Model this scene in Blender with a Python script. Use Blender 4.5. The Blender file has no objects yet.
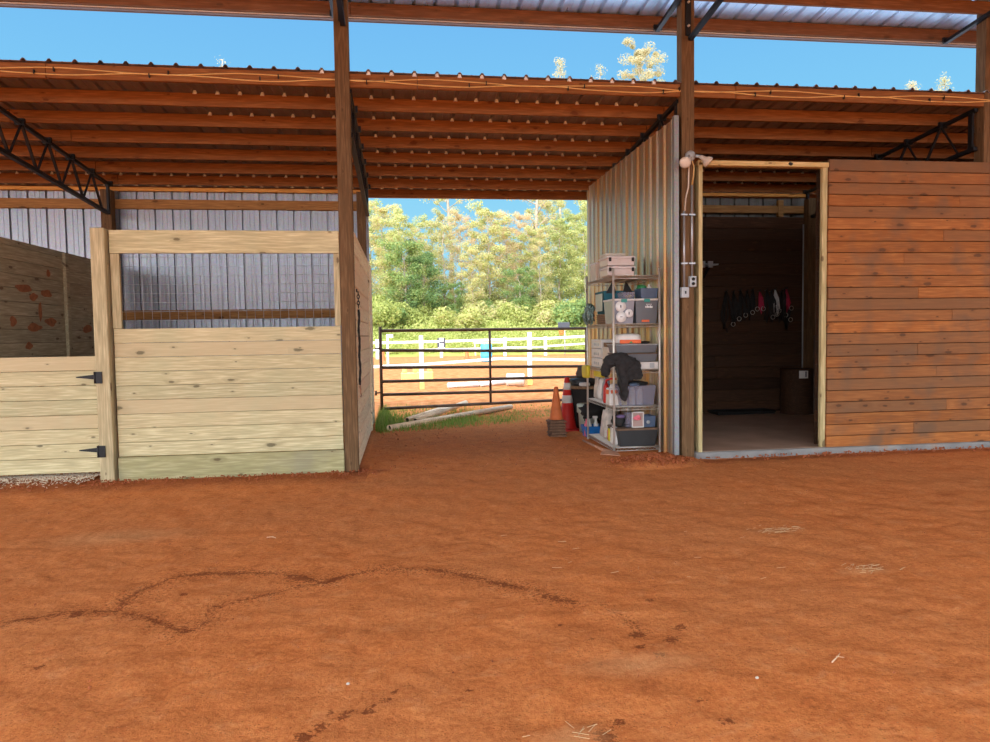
import bpy, bmesh, math, random
from mathutils import Vector, Matrix, noise
random.seed(7)
R = random.uniform
PI = math.pi
SC = bpy.context.scene
COL = SC.collection
# ------------------------------------------------------------------ camera maths
CA, CB, CC, FPX, CH = math.radians(7.42), math.radians(2.99), math.radians(.846), 698.3, 1.4
fwd = Vector((math.sin(CA)*math.cos(CB), math.cos(CA)*math.cos(CB), -math.sin(CB)))
r0 = Vector((math.cos(CA), -math.sin(CA), 0)); u0 = r0.cross(fwd)
rgt = r0*math.cos(CC) - u0*math.sin(CC); upv = r0*math.sin(CC) + u0*math.cos(CC)
def gpt(u, v, z=0.0):                       # point of the photo that lies on the ground
    d = rgt*((u-495)/FPX) - upv*((v-371)/FPX) + fwd
    t = (z-CH)/d.z
    return (d.x*t, d.y*t)
def ypt(u, v, Y):                           # point of the photo at depth Y
    d = rgt*((u-495)/FPX) - upv*((v-371)/FPX) + fwd
    t = Y/d.y
    return (d.x*t, Y, CH+d.z*t)
cam = bpy.data.cameras.new('camera'); camo = bpy.data.objects.new('camera', cam); COL.objects.link(camo)
M = Matrix((rgt, upv, -fwd)).transposed().to_4x4(); M.translation = Vector((0, 0, CH)); camo.matrix_world = M
cam.sensor_width = 36; cam.lens = FPX/990*36; cam.clip_end = 500; cam.clip_start = .02
SC.camera = camo

# ------------------------------------------------------------------ materials
def nt(name):
    m = bpy.data.materials.new(name); m.use_nodes = True
    t = m.node_tree; b = t.nodes['Principled BSDF']; return m, t, b
def N(t, typ, **kw):
    n = t.nodes.new(typ)
    for k, v in kw.items():
        if k.startswith('i_'): n.inputs[int(k[2:])].default_value = v
        else: setattr(n, k, v)
    return n
def ramp(t, src, stops, interp='LINEAR'):
    r = N(t, 'ShaderNodeValToRGB'); r.color_ramp.interpolation = interp
    e = r.color_ramp.elements
    while len(e) < len(stops): e.new(.5)
    for i, (p, c) in enumerate(stops):
        e[i].position = p; e[i].color = (*c, 1) if len(c) == 3 else c
    t.links.new(src, r.inputs[0]); return r
def mixc(t, fac, a, b, mode='MIX'):
    m = N(t, 'ShaderNodeMix', data_type='RGBA', blend_type=mode)
    for s, i in ((fac, 0), (a, 6), (b, 7)):
        if isinstance(s, (float, int)): m.inputs[i].default_value = s
        elif isinstance(s, tuple): m.inputs[i].default_value = (*s, 1)
        else: t.links.new(s, m.inputs[i])
    return m.outputs[2]
def math_(t, op, a, b=None, c=None, clamp=False):
    m = N(t, 'ShaderNodeMath', operation=op, use_clamp=clamp)
    for i, s in enumerate((a, b, c)):
        if s is None: continue
        if isinstance(s, (float, int)): m.inputs[i].default_value = s
        else: t.links.new(s, m.inputs[i])
    return m.outputs[0]
def bump(t, b, h, dist, strength=1):
    n = N(t, 'ShaderNodeBump'); n.inputs['Distance'].default_value = dist; n.inputs['Strength'].default_value = strength
    t.links.new(h, n.inputs['Height']); t.links.new(n.outputs[0], b.inputs['Normal'])
def plain(name, c, rough=.6, metal=0, noise_amt=.12, nscale=9, alpha=None, trans=0):
    m, t, b = nt(name)
    tc = N(t, 'ShaderNodeTexCoord'); n = N(t, 'ShaderNodeTexNoise'); n.inputs['Scale'].default_value = nscale; n.inputs['Detail'].default_value = 4
    t.links.new(tc.outputs['Object'], n.inputs['Vector'])
    r = ramp(t, n.outputs[0], [(.3, tuple(x*(1-noise_amt) for x in c)), (.7, tuple(min(1, x*(1+noise_amt)) for x in c))])
    t.links.new(r.outputs[0], b.inputs['Base Color'])
    b.inputs['Roughness'].default_value = rough; b.inputs['Metallic'].default_value = metal
    if alpha is not None: b.inputs['Alpha'].default_value = alpha
    if trans: b.inputs['Transmission Weight'].default_value = trans
    return m
def wood(name, c1, c2, axis='x', grain=(.8, 1.12), var=.25, knots=.45, rough=.75, knotc=(.09, .045, .02), stain=None, hue=None):
    m, t, b = nt(name)
    tc = N(t, 'ShaderNodeTexCoord'); geo = N(t, 'ShaderNodeNewGeometry')
    rnd = geo.outputs['Random Per Island']
    off = N(t, 'ShaderNodeCombineXYZ')
    for i, k in enumerate((37., 53., 71.)): t.links.new(math_(t, 'MULTIPLY', rnd, k), off.inputs[i])
    add = N(t, 'ShaderNodeVectorMath', operation='ADD'); t.links.new(tc.outputs['Object'], add.inputs[0]); t.links.new(off.outputs[0], add.inputs[1])
    mp = N(t, 'ShaderNodeMapping'); t.links.new(add.outputs[0], mp.inputs[0])
    lo, hi = .38, 2.7
    mp.inputs['Scale'].default_value = {'x': (lo*1.0, hi*2, hi*2), 'y': (hi*2, lo, hi*2), 'z': (hi*2, hi*2, lo)}[axis]
    # knots
    sxyz = N(t, 'ShaderNodeSeparateXYZ'); t.links.new(add.outputs[0], sxyz.inputs[0]); mk = N(t, 'ShaderNodeCombineXYZ')
    X_, Y_, Z_ = sxyz.outputs
    lng, crs = {'x': (X_, math_(t, 'ADD', Z_, Y_)), 'y': (Y_, math_(t, 'ADD', Z_, X_)), 'z': (Z_, math_(t, 'ADD', X_, Y_))}[axis]
    t.links.new(math_(t, 'MULTIPLY', lng, 3.3), mk.inputs[0]); t.links.new(math_(t, 'MULTIPLY', crs, 8.), mk.inputs[1])
    vo = N(t, 'ShaderNodeTexVoronoi', voronoi_dimensions='2D'); vo.inputs['Scale'].default_value = 1; t.links.new(mk.outputs[0], vo.inputs['Vector'])
    sep = N(t, 'ShaderNodeSeparateColor'); t.links.new(vo.outputs['Color'], sep.inputs[0])
    gate = math_(t, 'LESS_THAN', sep.outputs[0], knots*.75)
    kd = math_(t, 'DIVIDE', vo.outputs['Distance'], math_(t, 'MULTIPLY_ADD', math_(t, 'POWER', sep.outputs[1], 2.), 1.25, .35))
    kw = N(t, 'ShaderNodeTexNoise'); kw.inputs['Scale'].default_value = 30; t.links.new(add.outputs[0], kw.inputs['Vector']); kd = math_(t, 'MULTIPLY_ADD', math_(t, 'SUBTRACT', kw.outputs[0], .5), .12, kd)
    kin = math_(t, 'MULTIPLY', ramp(t, kd, [(.085, (1, 1, 1)), (.14, (0, 0, 0))]).outputs[0], gate)
    halo = math_(t, 'MULTIPLY', ramp(t, kd, [(.1, (1, 1, 1)), (.42, (0, 0, 0))]).outputs[0], gate)
    # grain, bending round the knots
    nz = N(t, 'ShaderNodeTexNoise'); nz.inputs['Scale'].default_value = 1.4; nz.inputs['Detail'].default_value = 2; t.links.new(mp.outputs[0], nz.inputs['Vector'])
    v = math_(t, 'MULTIPLY_ADD', nz.outputs[0], 16., math_(t, 'MULTIPLY', halo, 1.6))
    sn = math_(t, 'SINE', math_(t, 'MULTIPLY', v, 3.3))
    fine = N(t, 'ShaderNodeTexNoise'); fine.inputs['Scale'].default_value = 14; fine.inputs['Detail'].default_value = 3; t.links.new(mp.outputs[0], fine.inputs['Vector'])
    g = math_(t, 'MULTIPLY_ADD', sn, .085, fine.outputs[0])
    base = ramp(t, g, [(.25, tuple(x*grain[0] for x in c1)), (.5, c1), (.8, tuple(min(1, x*grain[1]) for x in c2))]).outputs[0]
    vr = ramp(t, rnd, [(0, (1-var,)*3), (.35, (1.,)*3), (.55, (1-var*.55, 1-var*.6, 1-var*.7)), (1, (1+var*.4, 1+var*.35, 1+var*.2))]).outputs[0]
    base = mixc(t, 1.0, base, vr, 'MULTIPLY')
    if hue:                                     # some boards in another tone
        r2 = math_(t, 'FRACT', math_(t, 'MULTIPLY', rnd, 17.3))
        base = mixc(t, ramp(t, r2, [(.15, (0, 0, 0)), (.95, (1, 1, 1))]).outputs[0], base, mixc(t, .75, base, hue), 'MIX')
    if stain:
        sc = N(t, 'ShaderNodeTexNoise'); sc.inputs['Scale'].default_value = stain[1]; sc.inputs['Detail'].default_value = 5; t.links.new(tc.outputs['Object'], sc.inputs['Vector'])
        base = mixc(t, ramp(t, sc.outputs[0], [(.50, (0, 0, 0)), (.68, (stain[2],)*3)]).outputs[0], base, stain[0])
    base = mixc(t, math_(t, 'MULTIPLY', halo, .28), base, tuple(x*.5 for x in c1))
    base = mixc(t, math_(t, 'MULTIPLY', kin, .72), base, knotc)
    t.links.new(base, b.inputs['Base Color'])
    b.inputs['Roughness'].default_value = rough; b.inputs['Specular IOR Level'].default_value = .25
    bump(t, b, g, .001, .35)
    return m
def galv(name, c=(.62, .64, .66), rough=.34, streak=.25, tint=None, metal=.9, axis='z'):
    m, t, b = nt(name)
    tc = N(t, 'ShaderNodeTexCoord'); mp = N(t, 'ShaderNodeMapping'); t.links.new(tc.outputs['Object'], mp.inputs[0])
    mp.inputs['Scale'].default_value = {'z': (6, 6, .35), 'y': (6, .35, 6)}[axis]
    n = N(t, 'ShaderNodeTexNoise'); n.inputs['Scale'].default_value = 2.2; n.inputs['Detail'].default_value = 4; t.links.new(mp.outputs[0], n.inputs['Vector'])
    sp = N(t, 'ShaderNodeTexVoronoi'); sp.inputs['Scale'].default_value = 60; t.links.new(tc.outputs['Object'], sp.inputs['Vector'])
    base = ramp(t, n.outputs[0], [(.3, tuple(x*(1-streak) for x in c)), (.7, tuple(min(1, x*(1+streak*.6)) for x in c))]).outputs[0]
    if tint: 
        n2 = N(t, 'ShaderNodeTexNoise'); n2.inputs['Scale'].default_value = 1.1; t.links.new(mp.outputs[0], n2.inputs['Vector'])
        base = mixc(t, ramp(t, n2.outputs[0], [(.42, (0, 0, 0)), (.62, (1, 1, 1))]).outputs[0], base, tint)
    base = mixc(t, .12, base, sp.outputs['Color'], 'OVERLAY')
    t.links.new(base, b.inputs['Base Color']); b.inputs['Metallic'].default_value = metal
    t.links.new(ramp(t, n.outputs[0], [(.3, (rough*.8,)*3), (.7, (rough*1.25,)*3)]).outputs[0], b.inputs['Roughness'])
    return m

MT = {}
MT['new_x'] = wood('fresh_pine_x', (.60, .53, .31), (.72, .66, .43), 'x', var=.10, knots=.42, knotc=(.10, .085, .045), hue=(.60, .48, .29), stain=((.46, .50, .30), 1.3, .35))
MT['new_y'] = wood('fresh_pine_y', (.55, .42, .24), (.66, .53, .32), 'y', var=.2, knots=.4, hue=(.50, .36, .20))
MT['new_z'] = wood('fresh_pine_z', (.50, .42, .25), (.62, .54, .34), 'z', var=.1, knots=.3)
MT['aisle'] = wood('aisle_pine', (.95, .78, .54), (.98, .87, .66), 'y', var=.16, knots=.25, hue=(.84, .58, .38))
MT['green_x'] = wood('treated_pine_x', (.40, .37, .19), (.50, .47, .27), 'x', var=.1, knots=.5, stain=((.30, .28, .2), 2.2, .5))
MT['divider'] = wood('dusty_pine', (.40, .35, .23), (.50, .45, .31), 'y', var=.15, knots=.4)
MT['post'] = wood('post_timber', (.15, .085, .040), (.22, .13, .066), 'z', var=.12, knots=.6, rough=.8)
MT['jamb'] = wood('jamb_timber', (.52, .43, .22), (.64, .54, .31), 'z', var=.1, knots=.3)
MT['head'] = wood('header_timber', (.62, .45, .20), (.74, .57, .30), 'x', var=.05, knots=.3)
MT['purlin'] = wood('purlin_timber', (.27, .105, .034), (.35, .15, .052), 'x', var=.16, knots=.35, knotc=(.12, .03, .01))
MT['purlin_up'] = wood('upper_purlin_timber', (.20, .085, .035), (.26, .12, .055), 'x', var=.12, knots=.35)
MT['plate'] = wood('plate_painted_light', (.75, .36, .09), (.85, .46, .14), 'x', var=.05, knots=.2)  # brighter orange paints in the daylight that catches this board
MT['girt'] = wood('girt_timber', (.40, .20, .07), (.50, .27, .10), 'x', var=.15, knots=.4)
MT['plank'] = wood('tack_room_planks', (.38, .135, .038), (.47, .19, .056), 'x', var=.34, knots=.55, hue=(.20, .108, .055), knotc=(.07, .035, .02), stain=((.17, .10, .06), 2.6, .75))
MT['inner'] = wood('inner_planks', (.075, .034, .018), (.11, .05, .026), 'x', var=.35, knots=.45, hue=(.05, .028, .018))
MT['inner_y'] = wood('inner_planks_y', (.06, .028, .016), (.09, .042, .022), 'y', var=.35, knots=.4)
MT['wall_back'] = galv('galvanised_back', (.38, .40, .45), .42, .32, metal=.8)
MT['wall_aisle'] = galv('galvanised_aisle', (.50, .43, .34), .36, .35, metal=.7, tint=(.62, .35, .14))  # orange tint streaks paint in warm reflections of the stalls and wood
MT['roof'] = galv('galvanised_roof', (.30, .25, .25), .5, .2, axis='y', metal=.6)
MT['roof_top'] = galv('bounce_roof_top', (.62, .66, .72), .55, .15, axis='y', metal=.3)
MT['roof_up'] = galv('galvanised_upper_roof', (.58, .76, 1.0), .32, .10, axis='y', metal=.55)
MT['wall_tack'] = galv('dimmed_galvanised', (.16, .15, .14), .5, .3, metal=.6)  # colour darkened to put the tack room's dimness into the sheet
MT['trimm'] = galv('corner_flashing', (.30, .31, .32), .5, .1, metal=.5)
MT['brown'] = plain('brown_drip_edge', (.16, .075, .045), .5)
MT['black_steel'] = plain('black_painted_steel', (.012, .013, .016), .5, .3)
MT['gate'] = plain('gate_tube', (.13, .085, .06), .45, .3, .3, 4)
MT['white'] = plain('white_paint', (.88, .88, .88), .5, 0, .04)
MT['white_plastic'] = plain('white_plastic', (.74, .71, .68), .45, 0, .06)
MT['pink_plastic'] = plain('pinkish_white_plastic', (.62, .54, .52), .4, 0, .06)
MT['chrome'] = plain('chrome_wire', (.66, .62, .56), .4, .45, .08)
MT['conduit'] = plain('grey_conduit', (.45, .48, .52), .4, .6, .06)
MT['greybox'] = plain('grey_box', (.42, .45, .48), .5, .2, .05)
MT['black'] = plain('black_matter', (.014, .013, .013), .7)
MT['blackrub'] = plain('black_rubber', (.02, .018, .018), .85, 0, .3)
MT['jacket'] = plain('charcoal_cloth', (.022, .020, .021), .95, 0, .3, 20)
MT['teal'] = plain('teal_fabric', (.006, .10, .14), .7, 0, .15)
MT['greytin'] = plain('grey_bin', (.13, .14, .16), .45, 0, .08)
MT['clear'] = plain('cloudy_plastic', (.34, .35, .42), .3, 0, .08, alpha=.82)
MT['clearer'] = plain('clear_plastic', (.30, .30, .40), .2, 0, .08, alpha=.38)
MT['pinkclear'] = plain('pinkish_clear', (.50, .34, .30), .3, 0, .1, alpha=.8)
MT['darkbin'] = plain('dark_bin', (.028, .031, .034), .5, 0, .1)
MT['brownlid'] = plain('dusty_brown_lid', (.17, .105, .065), .7, 0, .2)
MT['red'] = plain('red_plastic', (.55, .02, .015), .4, 0, .08)
MT['orange'] = plain('orange_plastic', (.80, .14, .03), .5, 0, .12)
MT['cone_o'] = plain('faded_orange_rubber', (.62, .16, .045), .7, 0, .15)
MT['dirtybase'] = plain('dirty_rubber', (.16, .085, .05), .9, 0, .35, 25)
MT['blue'] = plain('blue_plastic', (.01, .16, .52), .4, 0, .08)
MT['bluebarrel'] = plain('blue_barrel', (.07, .42, .66), .5, 0, .06)
MT['tubblue'] = plain('slate_blue_tub', (.08, .12, .20), .4, 0, .1)
MT['green'] = plain('green_plastic', (.02, .22, .07), .5)
MT['palegreen'] = plain('pale_green_bucket', (.50, .55, .46), .5, 0, .08)
MT['yellow'] = plain('yellow_plastic', (.70, .56, .03), .5, 0, .1)
MT['yellowblock'] = plain('sunny_yellow', (.85, .62, .18), .6, 0, .1)
MT['pink'] = plain('pink_stuff', (.75, .16, .22), .6, 0, .3, 30)
MT['paper'] = plain('white_paper', (.78, .76, .73), .8, 0, .06)
MT['sack'] = plain('crumpled_bag', (.60, .54, .48), .5, 0, .25, 14)
MT['ink'] = plain('printed_ink', (.06, .06, .09), .7)
MT['wicker'] = plain('brown_wicker', (.28, .17, .09), .8, 0, .4, 40)
MT['yellowcable'] = plain('yellow_cable', (.80, .52, .20), .5)
MT['lampglass'] = plain('flood_lamp_glass', (.80, .74, .66), .2, 0, .05)
MT['lampbody'] = plain('lamp_body', (.66, .57, .48), .5, 0, .08)
MT['pipe'] = plain('dirty_white_pole', (.88, .66, .46), .6, 0, .2, 5)
MT['rust'] = plain('rusty_steel', (.50, .26, .16), .75, .2, .25, 12)
MT['magenta'] = plain('magenta_strap', (.60, .03, .10), .6)
MT['shelfw'] = plain('grey_board', (.10, .08, .07), .7)
MT['greysign'] = plain('grey_backboard', (.05, .06, .08), .5, 0, .06)
MT['bark'] = plain('pale_bark', (.40, .33, .26), .9, 0, .3, 3)
MT['straw'] = plain('straw', (.62, .47, .27), .9, 0, .2, 30)
MT['twig'] = plain('dry_twig', (.75, .52, .34), .8)
MT['concrete'] = None

def concrete():
    m, t, b = nt('concrete')
    tc = N(t, 'ShaderNodeTexCoord'); n = N(t, 'ShaderNodeTexNoise'); n.inputs['Scale'].default_value = 3; n.inputs['Detail'].default_value = 8
    t.links.new(tc.outputs['Object'], n.inputs['Vector'])
    c = ramp(t, n.outputs[0], [(.35, (.20, .20, .20)), (.55, (.29, .29, .285)), (.68, (.36, .24, .17))]).outputs[0]
    t.links.new(c, b.inputs['Base Color']); b.inputs['Roughness'].default_value = .75; bump(t, b, n.outputs[0], .01, .5)
    return m
MT['concrete'] = concrete()

def dirt():
    m, t, b = nt('red_clay')
    tc = N(t, 'ShaderNodeTexCoord'); P = tc.outputs['Object']
    def ns(s, d=5, rough=.6, vec=None, dist=0):
        n = N(t, 'ShaderNodeTexNoise'); n.inputs['Scale'].default_value = s; n.inputs['Detail'].default_value = d; n.inputs['Roughness'].default_value = rough; n.inputs['Distortion'].default_value = dist
        t.links.new(vec or P, n.inputs['Vector']); return n.outputs[0]
    big, mid, fine, grit = ns(.7), ns(4.5, 6), ns(38, 6, .7), ns(150, 3, .7)
    mp = N(t, 'ShaderNodeMapping'); t.links.new(P, mp.inputs[0]); mp.inputs['Scale'].default_value = (1, 1.35, 1)
    scuff = ns(7, 6, .6, mp.outputs[0], .35)
    c = ramp(t, mid, [(.28, (.56, .18, .052)), (.5, (.68, .235, .073)), (.72, (.74, .28, .095))]).outputs[0]
    c = mixc(t, ramp(t, big, [(.40, (0, 0, 0)), (.62, (.7, .7, .7))]).outputs[0], c, (.62, .24, .085))
    c = mixc(t, ramp(t, scuff, [(.56, (0, 0, 0)), (.70, (.6, .6, .6))]).outputs[0], c, (.74, .33, .14))
    c = mixc(t, ramp(t, scuff, [(.32, (.55, .55, .55)), (.42, (0, 0, 0))]).outputs[0], c, (.44, .125, .040))
    c = mixc(t, .38, c, ramp(t, fine, [(.38, (.26, .26, .26)), (.62, (.76, .76, .76))]).outputs[0], 'OVERLAY')
    c = mixc(t, .3, c, ramp(t, grit, [(.38, (.3, .3, .3)), (.62, (.7, .7, .7))]).outputs[0], 'OVERLAY')
    # dark crumbs
    vo = N(t, 'ShaderNodeTexVoronoi'); vo.inputs['Scale'].default_value = 30; t.links.new(P, vo.inputs['Vector'])
    cr = math_(t, 'MULTIPLY', ramp(t, vo.outputs['Distance'], [(.10, (1, 1, 1)), (.2, (0, 0, 0))]).outputs[0], ramp(t, mid, [(.5, (0, 0, 0)), (.6, (1, 1, 1))]).outputs[0])
    c = mixc(t, math_(t, 'MULTIPLY', cr, .45), c, (.22, .055, .02))
    v2 = N(t, 'ShaderNodeTexVoronoi'); v2.inputs['Scale'].default_value = 75; t.links.new(P, v2.inputs['Vector'])
    s2 = N(t, 'ShaderNodeSeparateColor'); t.links.new(v2.outputs['Color'], s2.inputs[0])
    c = mixc(t, math_(t, 'MULTIPLY', math_(t, 'LESS_THAN', v2.outputs['Distance'], .28), math_(t, 'MULTIPLY', math_(t, 'GREATER_THAN', s2.outputs[0], .72), .5)), c, (.30, .08, .026))
    c = mixc(t, math_(t, 'MULTIPLY', math_(t, 'LESS_THAN', v2.outputs['Distance'], .22), math_(t, 'MULTIPLY', math_(t, 'GREATER_THAN', s2.outputs[1], .86), .45)), c, (.80, .42, .22))
    # damp trails
    at = N(t, 'ShaderNodeAttribute', attribute_name='wet')
    w = math_(t, 'ADD', at.outputs['Fac'], math_(t, 'MULTIPLY', math_(t, 'SUBTRACT', ns(60, 4, .75), .5), 2.8))
    w = ramp(t, w, [(.46, (0, 0, 0)), (.62, (1, 1, 1))]).outputs[0]
    w = math_(t, 'MULTIPLY', w, ramp(t, at.outputs['Fac'], [(.06, (0, 0, 0)), (.22, (1, 1, 1))]).outputs[0])
    c = mixc(t, math_(t, 'MULTIPLY', w, .8), c, (.19, .050, .018))
    # loose dark soil along the walls, pale straw dust, sunny sand outside
    a2 = N(t, 'ShaderNodeAttribute', attribute_name='loose')
    l = ramp(t, math_(t, 'ADD', a2.outputs['Fac'], math_(t, 'MULTIPLY', math_(t, 'SUBTRACT', mid, .5), .9)), [(.3, (0, 0, 0)), (.75, (1, 1, 1))]).outputs[0]
    c = mixc(t, math_(t, 'MULTIPLY', l, .75), c, mixc(t, ramp(t, fine, [(.4, (0, 0, 0)), (.6, (1, 1, 1))]).outputs[0], (.26, .065, .024), (.40, .12, .045)))
    a3 = N(t, 'ShaderNodeAttribute', attribute_name='sand')
    c = mixc(t, a3.outputs['Fac'], c, mixc(t, ramp(t, mid, [(.4, (0, 0, 0)), (.62, (1, 1, 1))]).outputs[0], (.36, .135, .045), (.56, .24, .098)))
    a4 = N(t, 'ShaderNodeAttribute', attribute_name='pale')
    p = ramp(t, math_(t, 'MULTIPLY', a4.outputs['Fac'], math_(t, 'ADD', fine, .35)), [(.25, (0, 0, 0)), (.9, (.7, .7, .7))]).outputs[0]
    c = mixc(t, p, c, (.68, .36, .17))
    t.links.new(c, b.inputs['Base Color']); b.inputs['Roughness'].default_value = .95; b.inputs['Specular IOR Level'].default_value = .1
    h = math_(t, 'ADD', math_(t, 'MULTIPLY', scuff, 1.3), math_(t, 'ADD', math_(t, 'MULTIPLY', fine, .6), math_(t, 'MULTIPLY', grit, .3)))
    h = math_(t, 'ADD', h, math_(t, 'MULTIPLY', l, math_(t, 'MULTIPLY', fine, 1.5)))
    bump(t, b, h, .010, .7)
    return m
MT['dirt'] = dirt()

def leafmat(name, stops, trans=.5):
    m, t, b = nt(name)
    geo = N(t, 'ShaderNodeNewGeometry'); oi = N(t, 'ShaderNodeObjectInfo')
    tc = N(t, 'ShaderNodeTexCoord'); n = N(t, 'ShaderNodeTexNoise'); n.inputs['Scale'].default_value = .45; n.inputs['Detail'].default_value = 2
    t.links.new(tc.outputs['Object'], n.inputs['Vector'])
    v = math_(t, 'ADD', math_(t, 'MULTIPLY', geo.outputs['Random Per Island'], .55), math_(t, 'MULTIPLY', n.outputs[0], .5))
    v = math_(t, 'ADD', v, math_(t, 'MULTIPLY', math_(t, 'SUBTRACT', oi.outputs['Random'], .5), .35), clamp=True)
    c = ramp(t, v, stops).outputs[0]
    t.links.new(c, b.inputs['Base Color']); b.inputs['Roughness'].default_value = .6; b.inputs['Specular IOR Level'].default_value = .15
    tr = N(t, 'ShaderNodeBsdfTranslucent'); t.links.new(c, tr.inputs[0]); mx = N(t, 'ShaderNodeMixShader'); mx.inputs[0].default_value = trans
    t.links.new(b.outputs[0], mx.inputs[1]); t.links.new(tr.outputs[0], mx.inputs[2])
    t.links.new(mx.outputs[0], t.nodes['Material Output'].inputs[0])
    return m
MT['leaf'] = leafmat('autumn_leaves', [(.05, (.24, .32, .12)), (.3, (.40, .46, .17)), (.5, (.58, .60, .24)), (.7, (.72, .66, .32)), (.92, (.72, .54, .38))])
MT['leaf_tan'] = leafmat('tan_leaves', [(.05, (.36, .42, .16)), (.35, (.62, .58, .26)), (.65, (.74, .60, .38)), (.95, (.70, .46, .34))])
MT['leaf_dark'] = leafmat('evergreen_leaves', [(.1, (.10, .19, .08)), (.5, (.24, .36, .13)), (.9, (.46, .52, .18))])
MT['leaf_pale'] = leafmat('pale_yellow_leaves', [(.1, (.44, .42, .24)), (.5, (.62, .55, .32)), (.9, (.72, .58, .42))])
MT['weeds'] = leafmat('weeds', [(.1, (.28, .34, .10)), (.4, (.44, .49, .15)), (.7, (.58, .58, .22)), (.95, (.68, .56, .30))])
MT['grass'] = leafmat('grass_blades', [(.1, (.09, .22, .03)), (.5, (.22, .38, .06)), (.9, (.46, .46, .16))])
MT['meadow'] = plain('meadow_soil', (.30, .34, .07), .95, 0, .4, 1.2)

# ------------------------------------------------------------------ mesh building
class MB:
    def __init__(s): s.v = []; s.f = []; s.sm = []
    def add(s, vs, fs, smooth=False, mat=None):
        k = len(s.v)
        s.v += [tuple((mat @ Vector(v)) if mat else v) for v in vs]
        s.f += [tuple(i+k for i in f) for f in fs]; s.sm += [smooth]*len(fs); return s
    def box(s, x0, x1, y0, y1, z0, z1, mat=None):
        vs = [(x, y, z) for x in (x0, x1) for y in (y0, y1) for z in (z0, z1)]
        return s.add(vs, [(0, 1, 3, 2), (4, 6, 7, 5), (0, 4, 5, 1), (2, 3, 7, 6), (0, 2, 6, 4), (1, 5, 7, 3)], False, mat)
    def bar(s, a, b, w, h=None, up=(0, 0, 1)):          # square section bar between two points
        a, b = Vector(a), Vector(b); h = h or w; d = (b-a); L = d.length; d.normalize()
        up = Vector(up); x = d.cross(up)
        if x.length < 1e-4: x = d.cross(Vector((1, 0, 0)))
        x.normalize(); y = x.cross(d)
        m = Matrix((x, d, y)).transposed().to_4x4(); m.translation = a
        return s.box(-w/2, w/2, 0, L, -h/2, h/2, m)
    def tube(s, pts, r, n=8, cap=True):
        pts = [Vector(p) for p in pts]; rs = r if isinstance(r, (list, tuple)) else [r]*len(pts)
        vs = []; fs = []; ref = None
        for i, p in enumerate(pts):
            d = (pts[min(i+1, len(pts)-1)]-pts[max(i-1, 0)]).normalized()
            if ref is None: ref = d.cross(Vector((.31, .17, .93)) if abs(d.z) < .9 else Vector((1, .1, 0))).normalized()
            x = (ref - d*ref.dot(d)).normalized(); y = d.cross(x); ref = x
            for k in range(n):
                a = 2*PI*k/n; vs.append(tuple(p + (x*math.cos(a)+y*math.sin(a))*rs[i]))
        for i in range(len(pts)-1):
            for k in range(n):
                a = i*n+k; b_ = i*n+(k+1) % n; fs.append((a, b_, b_+n, a+n))
        if cap: fs.append(tuple(range(n))[::-1]); fs.append(tuple((len(pts)-1)*n+k for k in range(n)))
        return s.add(vs, fs, True)
    def lathe(s, prof, n=20, c=(0, 0, 0), mat=None, sq=None):
        vs = []; fs = []
        for (r, z) in prof:
            for k in range(n):
                a = 2*PI*(k+.5)/n; vs.append((c[0]+r*math.cos(a), c[1]+r*math.sin(a), c[2]+z))
        for i in range(len(prof)-1):
            for k in range(n):
                a = i*n+k; b_ = i*n+(k+1) % n; fs.append((a, b_, b_+n, a+n))
        fs.append(tuple(range(n))[::-1]); fs.append(tuple((len(prof)-1)*n+k for k in range(n)))
        return s.add(vs, fs, n > 6, mat)
    def taper(s, c, bw, bd, tw, td, h, wall=None):         # tapered tray / bin, open when wall given
        x, y, z = c
        if wall is None:
            return s.add([(x+a*bw/2, y+b*bd/2, z) for a, b in ((-1, -1), (1, -1), (1, 1), (-1, 1))] + [(x+a*tw/2, y+b*td/2, z+h) for a, b in ((-1, -1), (1, -1), (1, 1), (-1, 1))],
                         [(3, 2, 1, 0), (4, 5, 6, 7), (0, 1, 5, 4), (1, 2, 6, 5), (2, 3, 7, 6), (3, 0, 4, 7)])
        q = ((-1, -1), (1, -1), (1, 1), (-1, 1)); w = wall*2
        vs = [(x+a*bw/2, y+b*bd/2, z) for a, b in q]+[(x+a*tw/2, y+b*td/2, z+h) for a, b in q]+[(x+a*(tw-w)/2, y+b*(td-w)/2, z+h) for a, b in q]+[(x+a*(bw-w)/2, y+b*(bd-w)/2, z+wall) for a, b in q]
        fs = [(3, 2, 1, 0)]
        for l in range(3):
            for k in range(4): fs.append((l*4+k, l*4+(k+1) % 4, l*4+4+(k+1) % 4, l*4+4+k))
        fs.append((12, 13, 14, 15)); return s.add(vs, fs)
    def blob(s, c, sx, sy, sz, amt=.12, fr=2.5, seed=0, n=14, m=10, p=.6, top=1.0):
        vs = []; fs = []
        sg = lambda v, e: math.copysign(abs(v)**e, v)
        for i in range(m+1):
            th = -PI/2+PI*i/m
            for k in range(n):
                a = 2*PI*k/n; cz = sg(math.sin(th), p); cr = abs(math.cos(th))**p
                v = Vector((sg(math.cos(a), p)*cr, sg(math.sin(a), p)*cr, cz))
                w = 1+amt*noise.noise(v*fr+Vector((seed*3.1, seed*1.7, seed))); nar = 1-(1-top)*max(0, (cz+1)/2)
                vs.append((c[0]+v.x*sx*w*nar, c[1]+v.y*sy*w*nar, c[2]+(v.z*w if v.z > 0 else v.z)*sz))
        for i in range(m):
            for k in range(n):
                a = i*n+k; b_ = i*n+(k+1) % n; fs.append((a, b_, b_+n, a+n))
        return s.add(vs, fs, True)
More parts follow.
